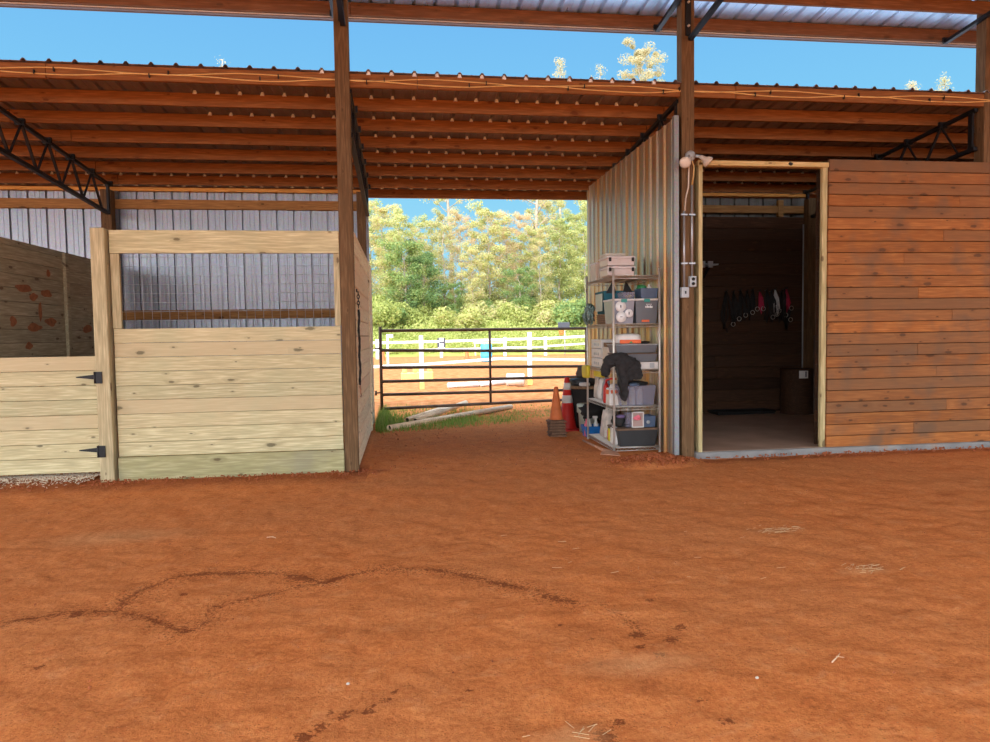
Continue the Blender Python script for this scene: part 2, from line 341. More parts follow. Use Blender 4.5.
    def build(s, name, mat, parent=None, bevel=0, solid=0, weld=False):
        me = bpy.data.meshes.new(name); me.from_pydata(s.v, [], s.f); me.materials.append(MT[mat] if isinstance(mat, str) else mat)
        me.polygons.foreach_set('use_smooth', s.sm); me.update()
        o = bpy.data.objects.new(name, me); COL.objects.link(o)
        if parent: o.parent = parent
        if bevel:
            b = o.modifiers.new('bevel', 'BEVEL'); b.width = bevel; b.segments = 1; b.limit_method = 'ANGLE'
        if solid:
            b = o.modifiers.new('solid', 'SOLIDIFY'); b.thickness = solid; b.offset = 0
        return o
def tag(o, label=None, cat=None, group=None, kind=None):
    for k, v in (('label', label), ('category', cat), ('group', group), ('kind', kind)):
        if v: o[k] = v
    return o
def empty(name, loc, label=None, cat=None, group=None, rz=0, kind=None):
    o = bpy.data.objects.new(name, None); COL.objects.link(o); o.location = loc; o.rotation_euler = (0, 0, rz); o.empty_display_size = .1
    return tag(o, label, cat, group, kind)
def dup(root, loc=None, rz=None, label=None, group=None):
    def cp(o, p):
        c = o.copy(); COL.objects.link(c)
        if p is not None: c.parent = p
        for ch in kids.get(o.name, []): cp(ch, c)
        return c
    kids = {}
    for o in list(COL.objects):
        if o.parent: kids.setdefault(o.parent.name, []).append(o)
    r = cp(root, None)
    if loc is not None: r.location = loc
    if rz is not None: r.rotation_euler.z = rz
    return tag(r, label, None, group)

D = 7.41                 # front plane of the stalls
YB = 11.03               # back plane
# ------------------------------------------------------------------ ground
def axis(lo, f0, f1, hi, st, growth=1.25):
    a = [f0+(f1-f0)*i/round((f1-f0)/st) for i in range(round((f1-f0)/st)+1)]
    d = st; x = f0; L = []
    while x > lo: d *= growth; x -= d; L.append(max(x, lo))
    d = st; x = f1; Rr = []
    while x < hi: d *= growth; x += d; Rr.append(min(x, hi))
    return L[::-1]+a+Rr
trails = [[(15,622),(45,617),(70,613),(118,612),(125,600),(150,587),(180,577),(205,573),(240,573),(275,573),(300,579),(322,584),(345,576),(380,570),(435,570),(460,574),(490,581),(520,588),(545,597),(572,602)],
          [(322,584),(290,589),(250,600),(215,608),(203,625),(185,631),(168,625),(150,620),(125,615)], [(155,592),(160,605),(165,630),(170,642)], [(570,603),(600,606),(625,618),(650,640)]]
segs = []
for k, tr in enumerate(trails):
    g = [gpt(*p) for p in tr]
    for a, b in zip(g, g[1:]): segs.append((Vector(a), Vector(b), (1, .9, .5, .55)[k]))
spots = [(gpt(u, v), r) for u, v, r in ((395,692,.02),(386,700,.025),(372,706,.02),(368,712,.03),(349,710,.02),(343,716,.03),(330,711,.02),(320,726,.035),(304,737,.04),(606,737,.05),(618,722,.03),(727,722,.03),(680,627,.04),(650,600,.03),(660,657,.03),(637,634,.05),(590,640,.02),(232,685,.012),(40,668,.03),(185,595,.03),(75,617,.05),(410,684,.015),(560,625,.02),(640,648,.03),(470,690,.02),(700,700,.02),(672,640,.04))]
pales = [(gpt(775,531), .35, .12), (gpt(865,571), .3, .1), (gpt(125,537), .9, .35), (gpt(640,665), .5, .2), (gpt(570,737), .25, .12), (gpt(20,485), .8, .14)]
def segd(p, a, b):
    ab = b-a; t = max(0, min(1, (p-a).dot(ab)/ab.length_squared)); return (p-a-ab*t).length
xs = axis(-90, -4.4, 7.6, 110, .026); ys = axis(-60, 2.1, 5.2, 5.3, .02)[:-1]; ys = [y for y in ys if y <= 5.2]+axis(5.2, 5.24, 13.2, 75, .045)[1:]
verts = []; wet = []; loose = []; sand = []; pale = []
for y in ys:
    for x in xs:
        z = .012*noise.noise(Vector((x*.9, y*.9, 0))) 
        w = l = 0
        if -4.6 < x < 7.8 and 2 < y < 13.5:
            z += .010*noise.noise(Vector((x*4, y*4, 3))) + .006*noise.noise(Vector((x*11, y*11, 7)))
            if y < 5.5:
                p = Vector((x, y)); wob = .05*noise.noise(Vector((x*7, y*7, 1)))+.03*noise.noise(Vector((x*25, y*25, 1))); cut = .75+.6*noise.noise(Vector((x*3.1, y*3.1, 9)))
                for a, b, s in segs:
                    if min(a.x, b.x)-.3 < x < max(a.x, b.x)+.3 and min(a.y, b.y)-.3 < y < max(a.y, b.y)+.3:
                        d = abs(segd(p, a, b)+wob*.5); w = max(w, s*(.3+cut*.7)*(1-d/.05), s*.46*(1-d/.24))
                for (sx, sy), r in spots:
                    d = math.hypot(x-sx, y-sy)
                    if d < r*1.5: w = max(w, 1.05*(1-d/(r*1.5)))
            # loose soil banked against the walls
            if y < 8:
                if x < -.4: l = max(0, 1-abs(y-7.25)/.75); z -= .02*max(0, 1-abs(y-7.45)/.4)
                elif x > 3.2: l = .8*max(0, 1-abs(y-7.2)/.3); z -= .02*max(0, 1-abs(y-7.4)/.5)
            if -.45 < x < 2.3 and y > 7.2: l = max(l, .4*max(0, min(1, (y-7.2)/.8)))
            d = math.hypot((x-2.62)/.55, (y-7.12)/.34)
            if d < 1: l = max(l, 1.2*(1-d)+.3); z += (.085*(1-d)+.02)*(1+.9*noise.noise(Vector((x*20, y*20, 2))))*min(1, (1-d)*3)
            d = math.hypot((x+.35)/.3, (y-7.25)/.22)
            if d < 1: l = max(l, 1-d); z += .04*(1-d)**2
        if x > 3.0 and y > D-.01: z = min(z, 0)-.03
        if y > 12: z = z*.5
        pl = 0
        for (sx, sy), rx, ry in pales:
            d = math.hypot((x-sx)/rx, (y-sy)/ry)
            if d < 1: pl = max(pl, 1-d)
        verts.append((x, y, z)); wet.append(max(0, w)); loose.append(l); pale.append(pl)
        sand.append(max(0, min(1, (y-13.2)/1.2)))
nx = len(xs); faces = [(j*nx+i, j*nx+i+1, (j+1)*nx+i+1, (j+1)*nx+i) for j in range(len(ys)-1) for i in range(nx-1)]
me = bpy.data.meshes.new('floor'); me.from_pydata(verts, [], faces); me.materials.append(MT['dirt'])
me.polygons.foreach_set('use_smooth', [True]*len(faces))
for nme, dat in (('wet', wet), ('loose', loose), ('sand', sand), ('pale', pale)):
    at = me.attributes.new(nme, 'FLOAT', 'POINT'); at.data.foreach_set('value', dat)
floor = bpy.data.objects.new('floor', me); COL.objects.link(floor); tag(floor, kind='structure')

# clods
def clods(name, pts, mat, label, cat, sm=.02):
    mb = MB()
    for (x, y, z, r) in pts:
        q = Matrix.Translation((x, y, z)) @ Matrix.Rotation(R(0, 6), 4, Vector((R(-1, 1), R(-1, 1), R(-1, 1))).normalized()) @ Matrix.Diagonal((r*R(.7, 1.3), r*R(.7, 1.3), r*R(.6, 1), 1))
        t = [(1, 1, 1), (-1, -1, 1), (-1, 1, -1), (1, -1, -1), (-1.2, -1.2, -1.2), (1.2, 1.2, -1)]
        mb.add([Vector(v)*.6+Vector((R(-.2, .2), R(-.2, .2), R(-.2, .2))) for v in t], [(0, 2, 1), (0, 1, 3), (0, 5, 2), (0, 3, 5), (1, 2, 4), (1, 4, 3), (2, 5, 4), (3, 4, 5)], False, q)
    return tag(mb.build(name, mat), label, cat, kind='stuff')
pts = []
for i in range(900):
    a = R(0, 2*PI); d = abs(random.gauss(0, .45)); x = 2.62+.55*d*math.cos(a); y = 7.12+.34*d*math.sin(a); dd = math.hypot((x-2.62)/.55, (y-7.12)/.34)
    if y < 7.37 or x < 2.9: pts.append((x, y, max(.005, .085*(1-dd)+.02), R(.006, .017)))
for i in range(700): pts.append((R(-4.4, -.3), 7.34-abs(random.gauss(0, .16)), .012, R(.004, .012)))
for i in range(260): pts.append((R(3.3, 7.2), 7.33-abs(random.gauss(0, .12)), .008, R(.005, .016)))
for i in range(350): pts.append((R(-.4, 2.2), R(7.3, 11), .004, R(.004, .013)))
for i in range(350): pts.append((R(-4, 6), R(2.3, 7), .003, R(.002, .007)))
MT['clod'] = plain('clay_clod', (.36, .10, .035), .95, 0, .3, 30)
clods('soil_clods', pts, 'clod', 'loose red clay clods banked along the stall and wall bases', 'soil')
MT['bits'] = plain('pale_bits', (.80, .68, .52), .9, 0, .25, 40)
mb = MB()
for i in range(1500):
    x = R(-4.3, -3.0)-.2*random.random(); y = 7.62-abs(random.gauss(0, .22)); a = R(0, PI); l = R(.01, .03); mb.bar((x, y, .03+R(0, .012)), (x+l*math.cos(a), y+l*math.sin(a), .035+R(0, .012)), .006, .003)
tag(mb.build('wood_shavings', 'bits'), 'pale wood shavings spilling out under the left stall gate', 'shavings', kind='stuff')
mb = MB()
for cx, cy, n, rr in ((*gpt(775, 531), 34, .2), (*gpt(865, 571), 34, .16), (*gpt(572, 735), 9, .1), (*gpt(600, 560), 14, 1.2)):
    for i in range(n):
        x = cx+random.gauss(0, rr*.5); y = cy+random.gauss(0, rr*.25); a = random.gauss(.3, .5); l = R(.02, .06)
        mb.bar((x, y, .014), (x+l*math.cos(a), y+l*math.sin(a), .016), .0014, .0014)
tag(mb.build('straw_wisps', 'straw'), 'scattered straw wisps trodden into the red clay', 'straw', kind='stuff')
for (a, b), lb in ((((832, 665), (840, 656)), 'pale forked twig lying on the clay at lower right'), (((267, 539), (276, 540)), 'short dark twig on the clay in front of the stall panel')):
    p, q = gpt(*a), gpt(*b); mb = MB(); mb.tube([(p[0], p[1], .012), ((p[0]+q[0])/2+.01, (p[1]+q[1])/2, .02), (q[0], q[1], .014)], [.003, .0025, .0015], 6)
    m_ = ((p[0]+q[0])/2, (p[1]+q[1])/2); mb.tube([(*m_, .018), (m_[0]+.03, m_[1]-.01, .016)], [.002, .001], 5)
    tag(mb.build('twig', 'twig'), lb, 'twig')
for (u, v), lb in (((348, 687), 'small white pebble on the clay left of centre'), ((757, 681), 'small white pebble on the clay right of centre')):
    p = gpt(u, v); mb = MB(); mb.blob((p[0], p[1], .014), .008, .006, .005, .3, 2, 3, 8, 6, 1); tag(mb.build('pebble', 'sack'), lb, 'pebble')

# ------------------------------------------------------------------ corrugated sheet
def sheet(L, H, pitch=.25, rib=.022, a0=.74, a1=.82, a2=.90):
    """profile runs along local x, sheet height along local z, ribs towards -y"""
    prof = []; x = 0
    while x < L-.001:
        for dx, h in ((0, 0), (pitch*.30, 0), (pitch*.32, .003), (pitch*.35, 0), (pitch*.56, 0), (pitch*.58, .003), (pitch*.61, 0), (pitch*a0, 0), (pitch*a1, rib), (pitch*a2, rib)):
            if x+dx <= L: prof.append((x+dx, h))
        x += pitch
    prof.append((L, 0))
    mb = MB(); n = len(prof)
    mb.add([(p, -h, 0) for p, h in prof]+[(p, -h, H) for p, h in prof], [(i, i+1, n+i+1, n+i) for i in range(n-1)])
    return mb
# back wall of the left stalls, ribs outward
wb = empty('wall_back', (-9.2, YB+.14, 0), kind='structure')
o = sheet(8.7, 3.62, .253, .035, .86, .89, .96).build('metal_sheet', 'wall_back', wb, solid=.001); o.rotation_euler = (0, 0, 0); o.scale = (1, -1, 1)
for k, (z0, z1) in enumerate(((3.35, 3.49), (1.70, 1.84), (.05, .19))):
    mb = MB(); mb.box(0, 8.6, -.06, -.005, z0, z1); mb.build('girt', 'girt', wb, bevel=.004)
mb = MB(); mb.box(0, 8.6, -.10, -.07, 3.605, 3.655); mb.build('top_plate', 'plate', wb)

# right aisle wall, outside face towards the aisle
wa = empty('wall_aisle', (2.99, D, 0), kind='structure')
o = sheet(3.72, 3.735, .2286, .018).build('metal_sheet', 'wall_aisle', wa, solid=.001); o.rotation_euler = (0, 0, -PI/2); o.location = (0, 3.72, 0)
mb = MB(); mb.box(-.024, -.016, -.012, .05, 0, 3.75); mb.box(-.024, .03, -.016, -.010, 0, 3.75); mb.build('corner_flashing', 'trimm', wa, bevel=.002)
mb = MB()
for z in (.1, .9, 1.7, 2.5, 3.3): mb.box(.02, .06, .1, 3.6, z, z+.14)
mb.build('girt', 'inner_y', wa)

# ------------------------------------------------------------------ posts
def post(x, y, w, h, label, name='support_post', z0=-.02, mat='post', d=None, group=None, cat='post', lean=0):
    d = d or w
    o = empty(name, (x, y, 0), label, cat, group)
    mb = MB(); mb.box(-w/2, w/2, -d/2, d/2, z0, h); mb.build('timber', mat, o, bevel=.006); return o
post(-.565, D+.07, .145, 6.2, 'tall square timber post at the right end of the mesh-windowed stall')
pm = post(3.13, D+.07, .145, 5.6, 'tall square timber post carrying conduit beside the dark doorway')
post(6.82, D+.102, .15, 5.06, 'square timber post rising behind the plank wall at right edge')
post(-4.27, YB, .15, 3.6, 'shorter timber post under the left roof truss against the metal wall')
post(-.60, YB-.05, .13, 3.6, 'rear timber post at the far end of the pale aisle boards')
post(6.70, YB-.16, .14, 3.55, 'rear timber post in the far corner of the tack room')
post(-4.22, D+.07, .14, 4.0, 'timber post outside the left end of the stall gate')

# ------------------------------------------------------------------ low roof
def zb(y): return 3.965-.0775*(y-7.45)            # underside of the purlins
ce = empty('ceiling', (0, 0, 0), kind='structure')
PY = [7.45+.592*i for i in range(8)]
RX0, RX1 = -9.2, 12.2
ph = .235
for i, y in enumerate(PY):
    mb = MB(); cuts = [RX0, -4.2+R(-.3, .3), -.55, 3.1, 6.8+R(-.2, .2), RX1] if i != 0 else [RX0, -3.4, .2, 3.7, 7.2, RX1]
    for a, b in zip(cuts, cuts[1:]):
        mb.box(a+.003, b-.003, y, y+.042, zb(y)+R(-.004, .004), zb(y)+.137)
    mb.build('purlin', 'purlin', ce, bevel=.003)
# metal sheet with ribs up
mb = MB(); prof = []; x = RX0
while x < RX1:
    for dx, h in ((0, 0), (ph*.36, 0), (ph*.40, .004), (ph*.44, 0), (ph*.76, 0), (ph*.84, .026), (ph*.92, .026)): prof.append((x+dx, h))
    x += ph
n = len(prof); y0, y1 = PY[0]-.03, PY[-1]+.12
mb.add([(p, y0, zb(y0)+.142+h) for p, h in prof]+[(p, y1, zb(y1)+.142+h) for p, h in prof], [(i, n+i, n+i+1, i+1) for i in range(n-1)])
mb.build('roof_sheet', 'roof', ce, solid=.001)
mb.v = [(a, b, c+.003) for a, b, c in mb.v]; mb.build('bounce_face', 'roof_top', ce, solid=.001)  # unseen pale layer added to bounce daylight onto the upper roof
MT['light_dot'] = plain('white_light_dot', (.95, .94, .92), .5, 0, .02)  # white pieces stand in for dots of daylight at the roof ribs
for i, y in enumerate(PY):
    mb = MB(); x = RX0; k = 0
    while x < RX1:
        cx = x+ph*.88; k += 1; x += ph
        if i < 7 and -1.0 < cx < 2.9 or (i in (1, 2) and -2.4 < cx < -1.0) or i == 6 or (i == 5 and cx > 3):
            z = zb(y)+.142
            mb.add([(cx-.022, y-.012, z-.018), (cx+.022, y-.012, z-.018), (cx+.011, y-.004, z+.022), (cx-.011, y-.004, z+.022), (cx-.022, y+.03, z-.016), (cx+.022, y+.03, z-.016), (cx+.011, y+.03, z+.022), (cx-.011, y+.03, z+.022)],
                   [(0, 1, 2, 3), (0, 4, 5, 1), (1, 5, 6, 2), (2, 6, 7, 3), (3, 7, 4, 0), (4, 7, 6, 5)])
    if mb.v: mb.build('rib_light_dot', 'light_dot', ce)
# cables stapled along the front purlin
for s_, zoff, lb, xa, xb in ((0, .075, 'upper yellow cable stapled along the front purlin', -7, 9), (3, .045, 'lower pale cable looping along the front purlin', -4, 9)):
    mb = MB(); pts = []; x = xa
    while x < xb:
        a = math.sin(x*2*PI/1.9+s_); pts.append((x, 7.436, zb(7.45)+zoff+.018*a+.008*noise.noise(Vector((x*2, s_, 0))))); x += .08
    mb.tube(pts, .0065, 5); o = tag(mb.build('cable', 'yellowcable'), lb, 'cable')
    x = xa+.5
    while x < xb: mb = MB(); mb.box(x-.005, x+.005, 7.426, 7.45, zb(7.45)+zoff-.018, zb(7.45)+zoff+.022); mb.build('staple', 'black_steel', o); x += 1.06

# ------------------------------------------------------------------ trusses under the low roof
def truss(x, label):
    t = empty('roof_truss', (x, 0, 0), label, 'truss', 'black steel trusses under the low roof')
    zt = lambda y: zb(y)-.022
    mb = MB(); mb.bar((0, 7.5, zt(7.5)), (0, YB-.06, zt(YB-.06)), .045, .04); mb.build('top_chord', 'black_steel', t)
    zl = lambda y: 3.445-.072*(y-8.17)
    mb = MB(); mb.bar((0, 7.5, zl(7.5)), (0, YB-.12, zl(YB-.12)), .05, .045); mb.build('bottom_chord', 'black_steel', t)
    for i in range(1, 7):
        y = PY[i]-.005
        if y < YB-.1:
            mb = MB(); mb.bar((0, y, zt(y)), (0, min(y+.30, YB-.13), zl(y+.3)), .03, .02); mb.build('web_bar', 'black_steel', t)
            mb = MB(); mb.bar((0, y, zt(y)), (0, y-.29, zl(y-.29)), .022, .016); mb.build('web_bar', 'rust' if i % 2 == 2 else 'black_steel', t)
        mb = MB(); mb.box(-.05, .05, y-.045, y-.005, zt(y)-.02, zt(y)+.05); mb.build('purlin_clip', 'black_steel', t)
    mb = MB(); mb.bar((0, YB-.10, zt(YB)), (0, YB-.10, zl(YB-.12)), .06, .03, up=(1, 0, 0)); mb.build('end_plate', 'black_steel', t)
    mb = MB(); mb.bar((0, D+.16, zt(D)), (0, D+.16, zl(D)), .06, .03, up=(1, 0, 0)); mb.build('end_plate', 'black_steel', t)
truss(-4.22, 'black steel web truss at left, ending on the short timber post')
truss(-.50, 'black steel truss behind the tall post left of the aisle opening')
truss(3.06, 'black steel truss just above the corrugated aisle wall')
truss(6.69, 'black steel web truss at right, above the plank wall')

# ------------------------------------------------------------------ upper roof
cu = empty('ceiling_upper', (0, 0, 0), kind='structure')
UY1 = 8.05; RIDGE = 2.6; UY0 = -3.6
def zu(y): return 4.935+.082*(UY1-y) if y > RIDGE else 4.935+.082*(UY1-RIDGE)-.082*(RIDGE-y)
uys = [UY1-.62*i for i in range(9)]+[RIDGE-.35-.62*i for i in range(10)]
for y in uys:
    mb = MB()
    for a, b in zip((-12, -4.3, -.5, 3.15, 6.75, 14), (-4.3, -.5, 3.15, 6.75, 14)): mb.box(a, b-.004, y-.042, y, zu(y), zu(y)+.137)
    mb.build('purlin', 'purlin_up', cu, bevel=.003)
for (ya, yb_) in ((UY1+.07, RIDGE), (RIDGE, UY0)):
    mb = MB(); prof = []; x = -12
    while x < 14:
        for dx, h in ((0, 0), (ph*.36, 0), (ph*.40, .004), (ph*.44, 0), (ph*.76, 0), (ph*.84, .026), (ph*.92, .026)): prof.append((x+dx, h))
        x += ph
    n = len(prof); mb.add([(p, ya, zu(ya)+.142+h) for p, h in prof]+[(p, yb_, zu(yb_)+.142+h) for p, h in prof], [(i, i+1, n+i+1, n+i) for i in range(n-1)])
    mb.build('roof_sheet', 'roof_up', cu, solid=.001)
mb = MB(); mb.box(-12, 14, UY1+.002, UY1+.07, zu(UY1)-.024, zu(UY1)-.018); mb.box(-12, 14, UY1+.06, UY1+.068, zu(UY1)-.03, zu(UY1)+.16); mb.build('drip_edge', 'brown', cu)
mb = MB(); mb.box(-12, 14, UY1+.0, UY1+.05, zu(UY1)-.016, zu(UY1)-.003); mb.build('edge_batten', 'white_plastic', cu)
for x, lb in ((-.56, 'left'), (3.125, 'middle'), (6.82, 'right')):
    t = empty('upper_truss', (x, 0, 0), {'left': 'black steel truss end on the post left of the aisle, under the high roof', 'middle': 'black steel truss end on the post beside the doorway, under the high roof', 'right': 'black steel truss end on the rightmost post, under the high roof'}[lb], 'truss', 'black steel trusses under the high roof')
    mb = MB(); mb.bar((-.115, UY1-.03, zu(UY1)-.02), (-.115, 3.0, zu(3.0)-.02), .05, .04); mb.build('top_chord', 'black_steel', t)
    mb = MB(); mb.bar((0.02, D-.03, 4.56), (0.02, 3.4, 5.0), .05, .04); mb.build('bottom_chord', 'black_steel', t)
    mb = MB(); mb.box(-.03, .03, D-.022, D-.006, 4.6, 5.2); mb.build('end_plate', 'black_steel', t)
    for z in (4.7, 4.95): mb = MB(); mb.lathe([(.014, 0), (.014, .02)], 8, (0, 0, 0), Matrix.Translation((0, D-.02, z)) @ Matrix.Rotation(PI/2, 4, 'X')); mb.build('bolt', 'chrome', t)
    for k in range(5):
        mb = MB(); y = 6.9-.75*k; mb.bar((-.115, y, zu(y)-.02), (0, y-.35, 4.56+.1*(D-y)), .025); mb.build('web_bar', 'black_steel', t)
    mb = MB(); mb.box(-.165, -.065, UY1-.07, UY1-.045, zu(UY1)-.03, zu(UY1)+.03); mb.build('purlin_clip', 'black_steel', t)
# ------------------------------------------------------------------ planks helper
def planks_x(mb, x0, x1, y, z0, z1, bh, t=.03, gap=.003, splits=(), jit=.003):
    z = z0
    while z < z1-.01:
        h = min(bh, z1-z); cs = [x0]
        for k, sp in enumerate(splits):
            if random.random() < .6: cs.append(sp+R(-.5, .5))
        cs = sorted(c for c in cs if x0 <= c < x1-.3)+[x1]
        for a, b in zip(cs, cs[1:]):
            j = R(-jit, jit); mb.box(a+.001, b-.001, y+j, y+t+j, z+gap/2, z+h-gap/2)
        z += h
def planks_y(mb, x, y0, y1, z0, z1, bh, t=.03, gap=.003, splits=(), jit=.002):
    z = z0
    while z < z1-.01:
        h = min(bh, z1-z); cs = [y0]+[s+R(-.02, .02) for s in splits if random.random() < .8]+[y1]; cs = sorted(cs)
        for a, b in zip(cs, cs[1:]):
            j = R(-jit, jit); mb.box(x+j, x+t+j, a+.001, b-.001, z+gap/2, z+h-gap/2)
        z += h

# stall front panel with wire window
sf = empty('stall_partition', (-1.78, D, 0), 'pale pine stall front with a wide wire-mesh window above horizontal boards', 'stall panel')
ox = 1.78
mb = MB(); planks_x(mb, -2.865+ox, -.645+ox, .0, .225, 1.512, .143, .035); mb.build('board_panel', 'new_x', sf, bevel=.003)
mb = MB(); mb.box(-2.865+ox, -.64+ox, -.028, .02, -.03, .222); mb.build('kick_board', 'green_x', sf, bevel=.004)
mb = MB(); mb.box(-2.87+ox, -.64+ox, -.01, .035, 2.262, 2.49); mb.build('top_rail', 'new_x', sf, bevel=.004)
mb = MB(); mb.box(-2.87+ox, -2.785+ox, .0, .035, 1.514, 2.26); mb.build('window_jamb', 'new_z', sf, bevel=.003)
mb = MB(); mb.box(-.70+ox, -.64+ox, .0, .035, 1.514, 2.26); mb.build('window_jamb', 'new_z', sf, bevel=.003)
mb = MB(); x = -2.84
while x < -.66: mb.tube([(x+ox, .045, 1.45), (x+ox, .045, 2.30)], .0022, 4); x += .0835
z = 1.50
while z < 2.3: mb.tube([(-2.85+ox, .049, z), (-.65+ox, .049, z)], .0022, 4); z += .091
mb.build('wire_mesh', 'conduit', sf)
mb = MB(); mb.box(-.73, .73, -.0, .03, .2, .216) # thin shadow strip board
sp = post(-2.955, D-.005, .133, 2.502, 'pale square stall post carrying the black gate hinges', 'gate_post', mat='new_z', z0=-.03)

# stall gate
sg = empty('stall_gate', (-3.60, D+.02, 0), 'low pale board stall gate on black strap hinges at left edge', 'gate')
mb = MB(); z = .075; hs = [.15, .145, .148, .14, .152, .143, .147, .145]
for h in hs: mb.box(-.57, .565, 0, .035, z+.002, z+h-.002); z += h
mb.build('board_panel', 'new_x', sg, bevel=.003)
mb = MB(); mb.box(-.55, -.45, .035, .07, .09, 1.23); mb.box(.43, .53, .035, .07, .09, 1.23); mb.build('brace_board', 'new_z', sg)
for z in (1.035, .30):
    mb = MB(); mb.add([(.36, -.012, z-.004), (.36, -.012, z+.006), (.57, -.012, z-.028), (.57, -.012, z+.028), (.36, .0, z-.004), (.36, .0, z+.006), (.57, .0, z-.028), (.57, .0, z+.028)], [(0, 2, 3, 1), (4, 5, 7, 6), (0, 1, 5, 4), (2, 6, 7, 3), (0, 4, 6, 2), (1, 3, 7, 5)])
    mb.box(.565, .64, -.105, -.092, z-.06, z+.055); mb.box(.565, .58, -.10, .0, z-.06, z+.055); mb.tube([(.574, -.1, z-.06), (.574, -.1, z+.055)], .011, 8)
    mb.build('hinge', 'black_steel', sg)

# divider between the stalls
sd = empty('stall_partition', (-4.15, 9.2, 0), 'dusty board partition with red clay smears behind the low stall gate', 'partition')
mb = MB(); planks_y(mb, 0, 7.48-9.2, 10.95-9.2, .05, 2.49, .148, .035); mb.build('board_panel', 'divider', sd, bevel=.003)
mb = MB(); mb.box(.036, .075, 9.2-9.2, 9.29-9.2, .05, 2.47); mb.build('batten', 'divider', sd, bevel=.003)
MT['smear'] = plain('red_clay_smear', (.34, .13, .055), .95, 0, .3, 20)
mb = MB()
def smear(y, z, w, h, sd_):
    vs = [(0, y, z)]; n = 22
    for k in range(n):
        a = 2*PI*k/n; r = .85+.5*noise.noise(Vector((math.cos(a)*.9, math.sin(a)*.9, sd_))); vs.append((.0375, y+w*r*math.cos(a), z+h*r*math.sin(a)))
    vs[0] = (.0375, y, z); mb.add(vs, [(0, k+1, (k+1) % n+1) for k in range(n)])
for k, (y, z, w, h) in enumerate(((8.28, 1.98, .20, .05), (8.5, 1.9, .10, .05), (8.76, 1.95, .15, .055), (8.05, 1.62, .10, .06), (8.5, 1.56, .20, .05), (8.85, 1.62, .17, .06), (9.80, 1.55, .18, .06), (8.35, 1.35, .09, .05), (8.85, 2.2, .05, .05), (8.62, 1.74, .04, .12))): smear(y-9.2, z, w, h, k*2.2)
mb.build('clay_smear', 'smear', sd)
mb = MB(); mb.box(-.02, -.006, 7.48-9.2, 10.95-9.2, .05, 2.48); mb.build('gap_light_blocker', 'inner_y', sd)  # unseen dark sheet added to stop light showing between the boards

# aisle side of the stall
sa = empty('stall_partition', (-.49, 9.3, 0), 'pale board stall side facing the aisle, with a hanging black chain', 'partition')
mb = MB(); planks_y(mb, -.035, 7.50-9.3, 11.38-9.3, .03, 2.5, .172, .035, gap=.008, splits=(10.3-9.3,)); mb.build('board_panel', 'aisle', sa, bevel=.003)
mb = MB(); mb.box(0, .018, 10.25-9.3, 10.38-9.3, .03, 2.48); mb.build('batten', 'aisle', sa)
mb = MB(); mb.box(-.17, -.0, 11.38-9.3, 11.5-9.3, -.01, 2.47); mb.build('end_post', 'new_z', sa, bevel=.004)
# hanging stall chain
ch = MB()
def link(c, r, w, ax):
    pts = []
    for k in range(13):
        a = 2*PI*k/12; pts.append((c[0]+(r*.6*math.cos(a) if ax else 0), c[1]+(0 if ax else r*.6*math.cos(a)), c[2]+r*math.sin(a)))
    ch.tube(pts, w, 5)
z = 1.86; k = 0
while z > 1.70: link((-.47, 7.62, z), .022, .005, k % 2); z -= .034; k += 1
co = ch.build('lead_chain', 'black_steel'); tag(co, 'black rope lead with chain and snap hanging on the aisle boards', 'lead')
mb = MB(); mb.tube([(-.47+.004*math.sin(i), 7.62+.008*math.sin(i*.7), 1.69-i*.045) for i in range(19)], [.011+.003*(i % 2) for i in range(19)], 7); mb.build('rope', 'black', co)
mb = MB(); mb.tube([(-.47, 7.62, .88), (-.47, 7.62, .80), (-.46, 7.60, .77), (-.47, 7.635, .75)], .007, 6); mb.build('snap_hook', 'rust', co)
mb = MB(); mb.lathe([(.02, 0), (.02, .012)], 8, (0, 0, 0), Matrix.Translation((-.49, 7.62, 1.89)) @ Matrix.Rotation(PI/2, 4, 'Y')); mb.build('eye_bolt', 'black_steel', co)

# ------------------------------------------------------------------ tack room front
mb = MB(); mb.box(3.2, 6.86, D-.05, D+.2, -.12, .052); mb.box(3.2, 7.2, D+.2, YB+.1, -.12, .045)
tag(mb.build('floor_slab', 'concrete', bevel=.01), kind='structure')
MT['dusty'] = plain('dusty_concrete', (.40, .27, .20), .8, 0, .15, 2.5)
mb = MB(); mb.box(3.24, 6.8, D+.0, YB-.0, .051, .0555); tag(mb.build('floor_tack_room', 'dusty'), kind='structure')
wf = empty('wall_front', (4.78, D, 0), kind='structure')
mb = MB(); z = .05; i = 0
while z < 3.25:
    h = .1305; a = 0; b = 4.4
    x = a+.0; cs = [a]+([R(.8, 1.9)] if i % 5 in (1, 3) else [])+[R(2.2, 2.6)]+[b]
    for p, q in zip(cs, cs[1:]):
        j = R(-.002, .002); e = R(-.006, .006) if p == a else 0
        mb.box(p+.001+e, q-.001, -.02+j, .02+j, z+.0035, z+h-.0035)
    z += h; i += 1
mb.build('board_panel', 'plank', wf, bevel=.003)
mb = MB(); planks_x(mb, 0, 4.4, .20, .05, 3.25, .135, .03); mb.build('inner_boards', 'inner', wf)
mb = MB(); mb.box(0, 1.9, .03, .19, 3.27, 3.31); mb.box(2.2, 4.4, .03, .19, 3.27, 3.31); mb.build('top_plate', 'inner', wf)
dr = empty('door_1', (3.98, D, 0), kind='structure')
mb = MB(); mb.box(-.735, -.69, -.02, .15, .045, 3.25); mb.build('jamb', 'jamb', dr, bevel=.004)
mb = MB(); mb.box(.735, .797, .0, .05, .045, 3.25); mb.build('jamb', 'jamb', dr, bevel=.004)
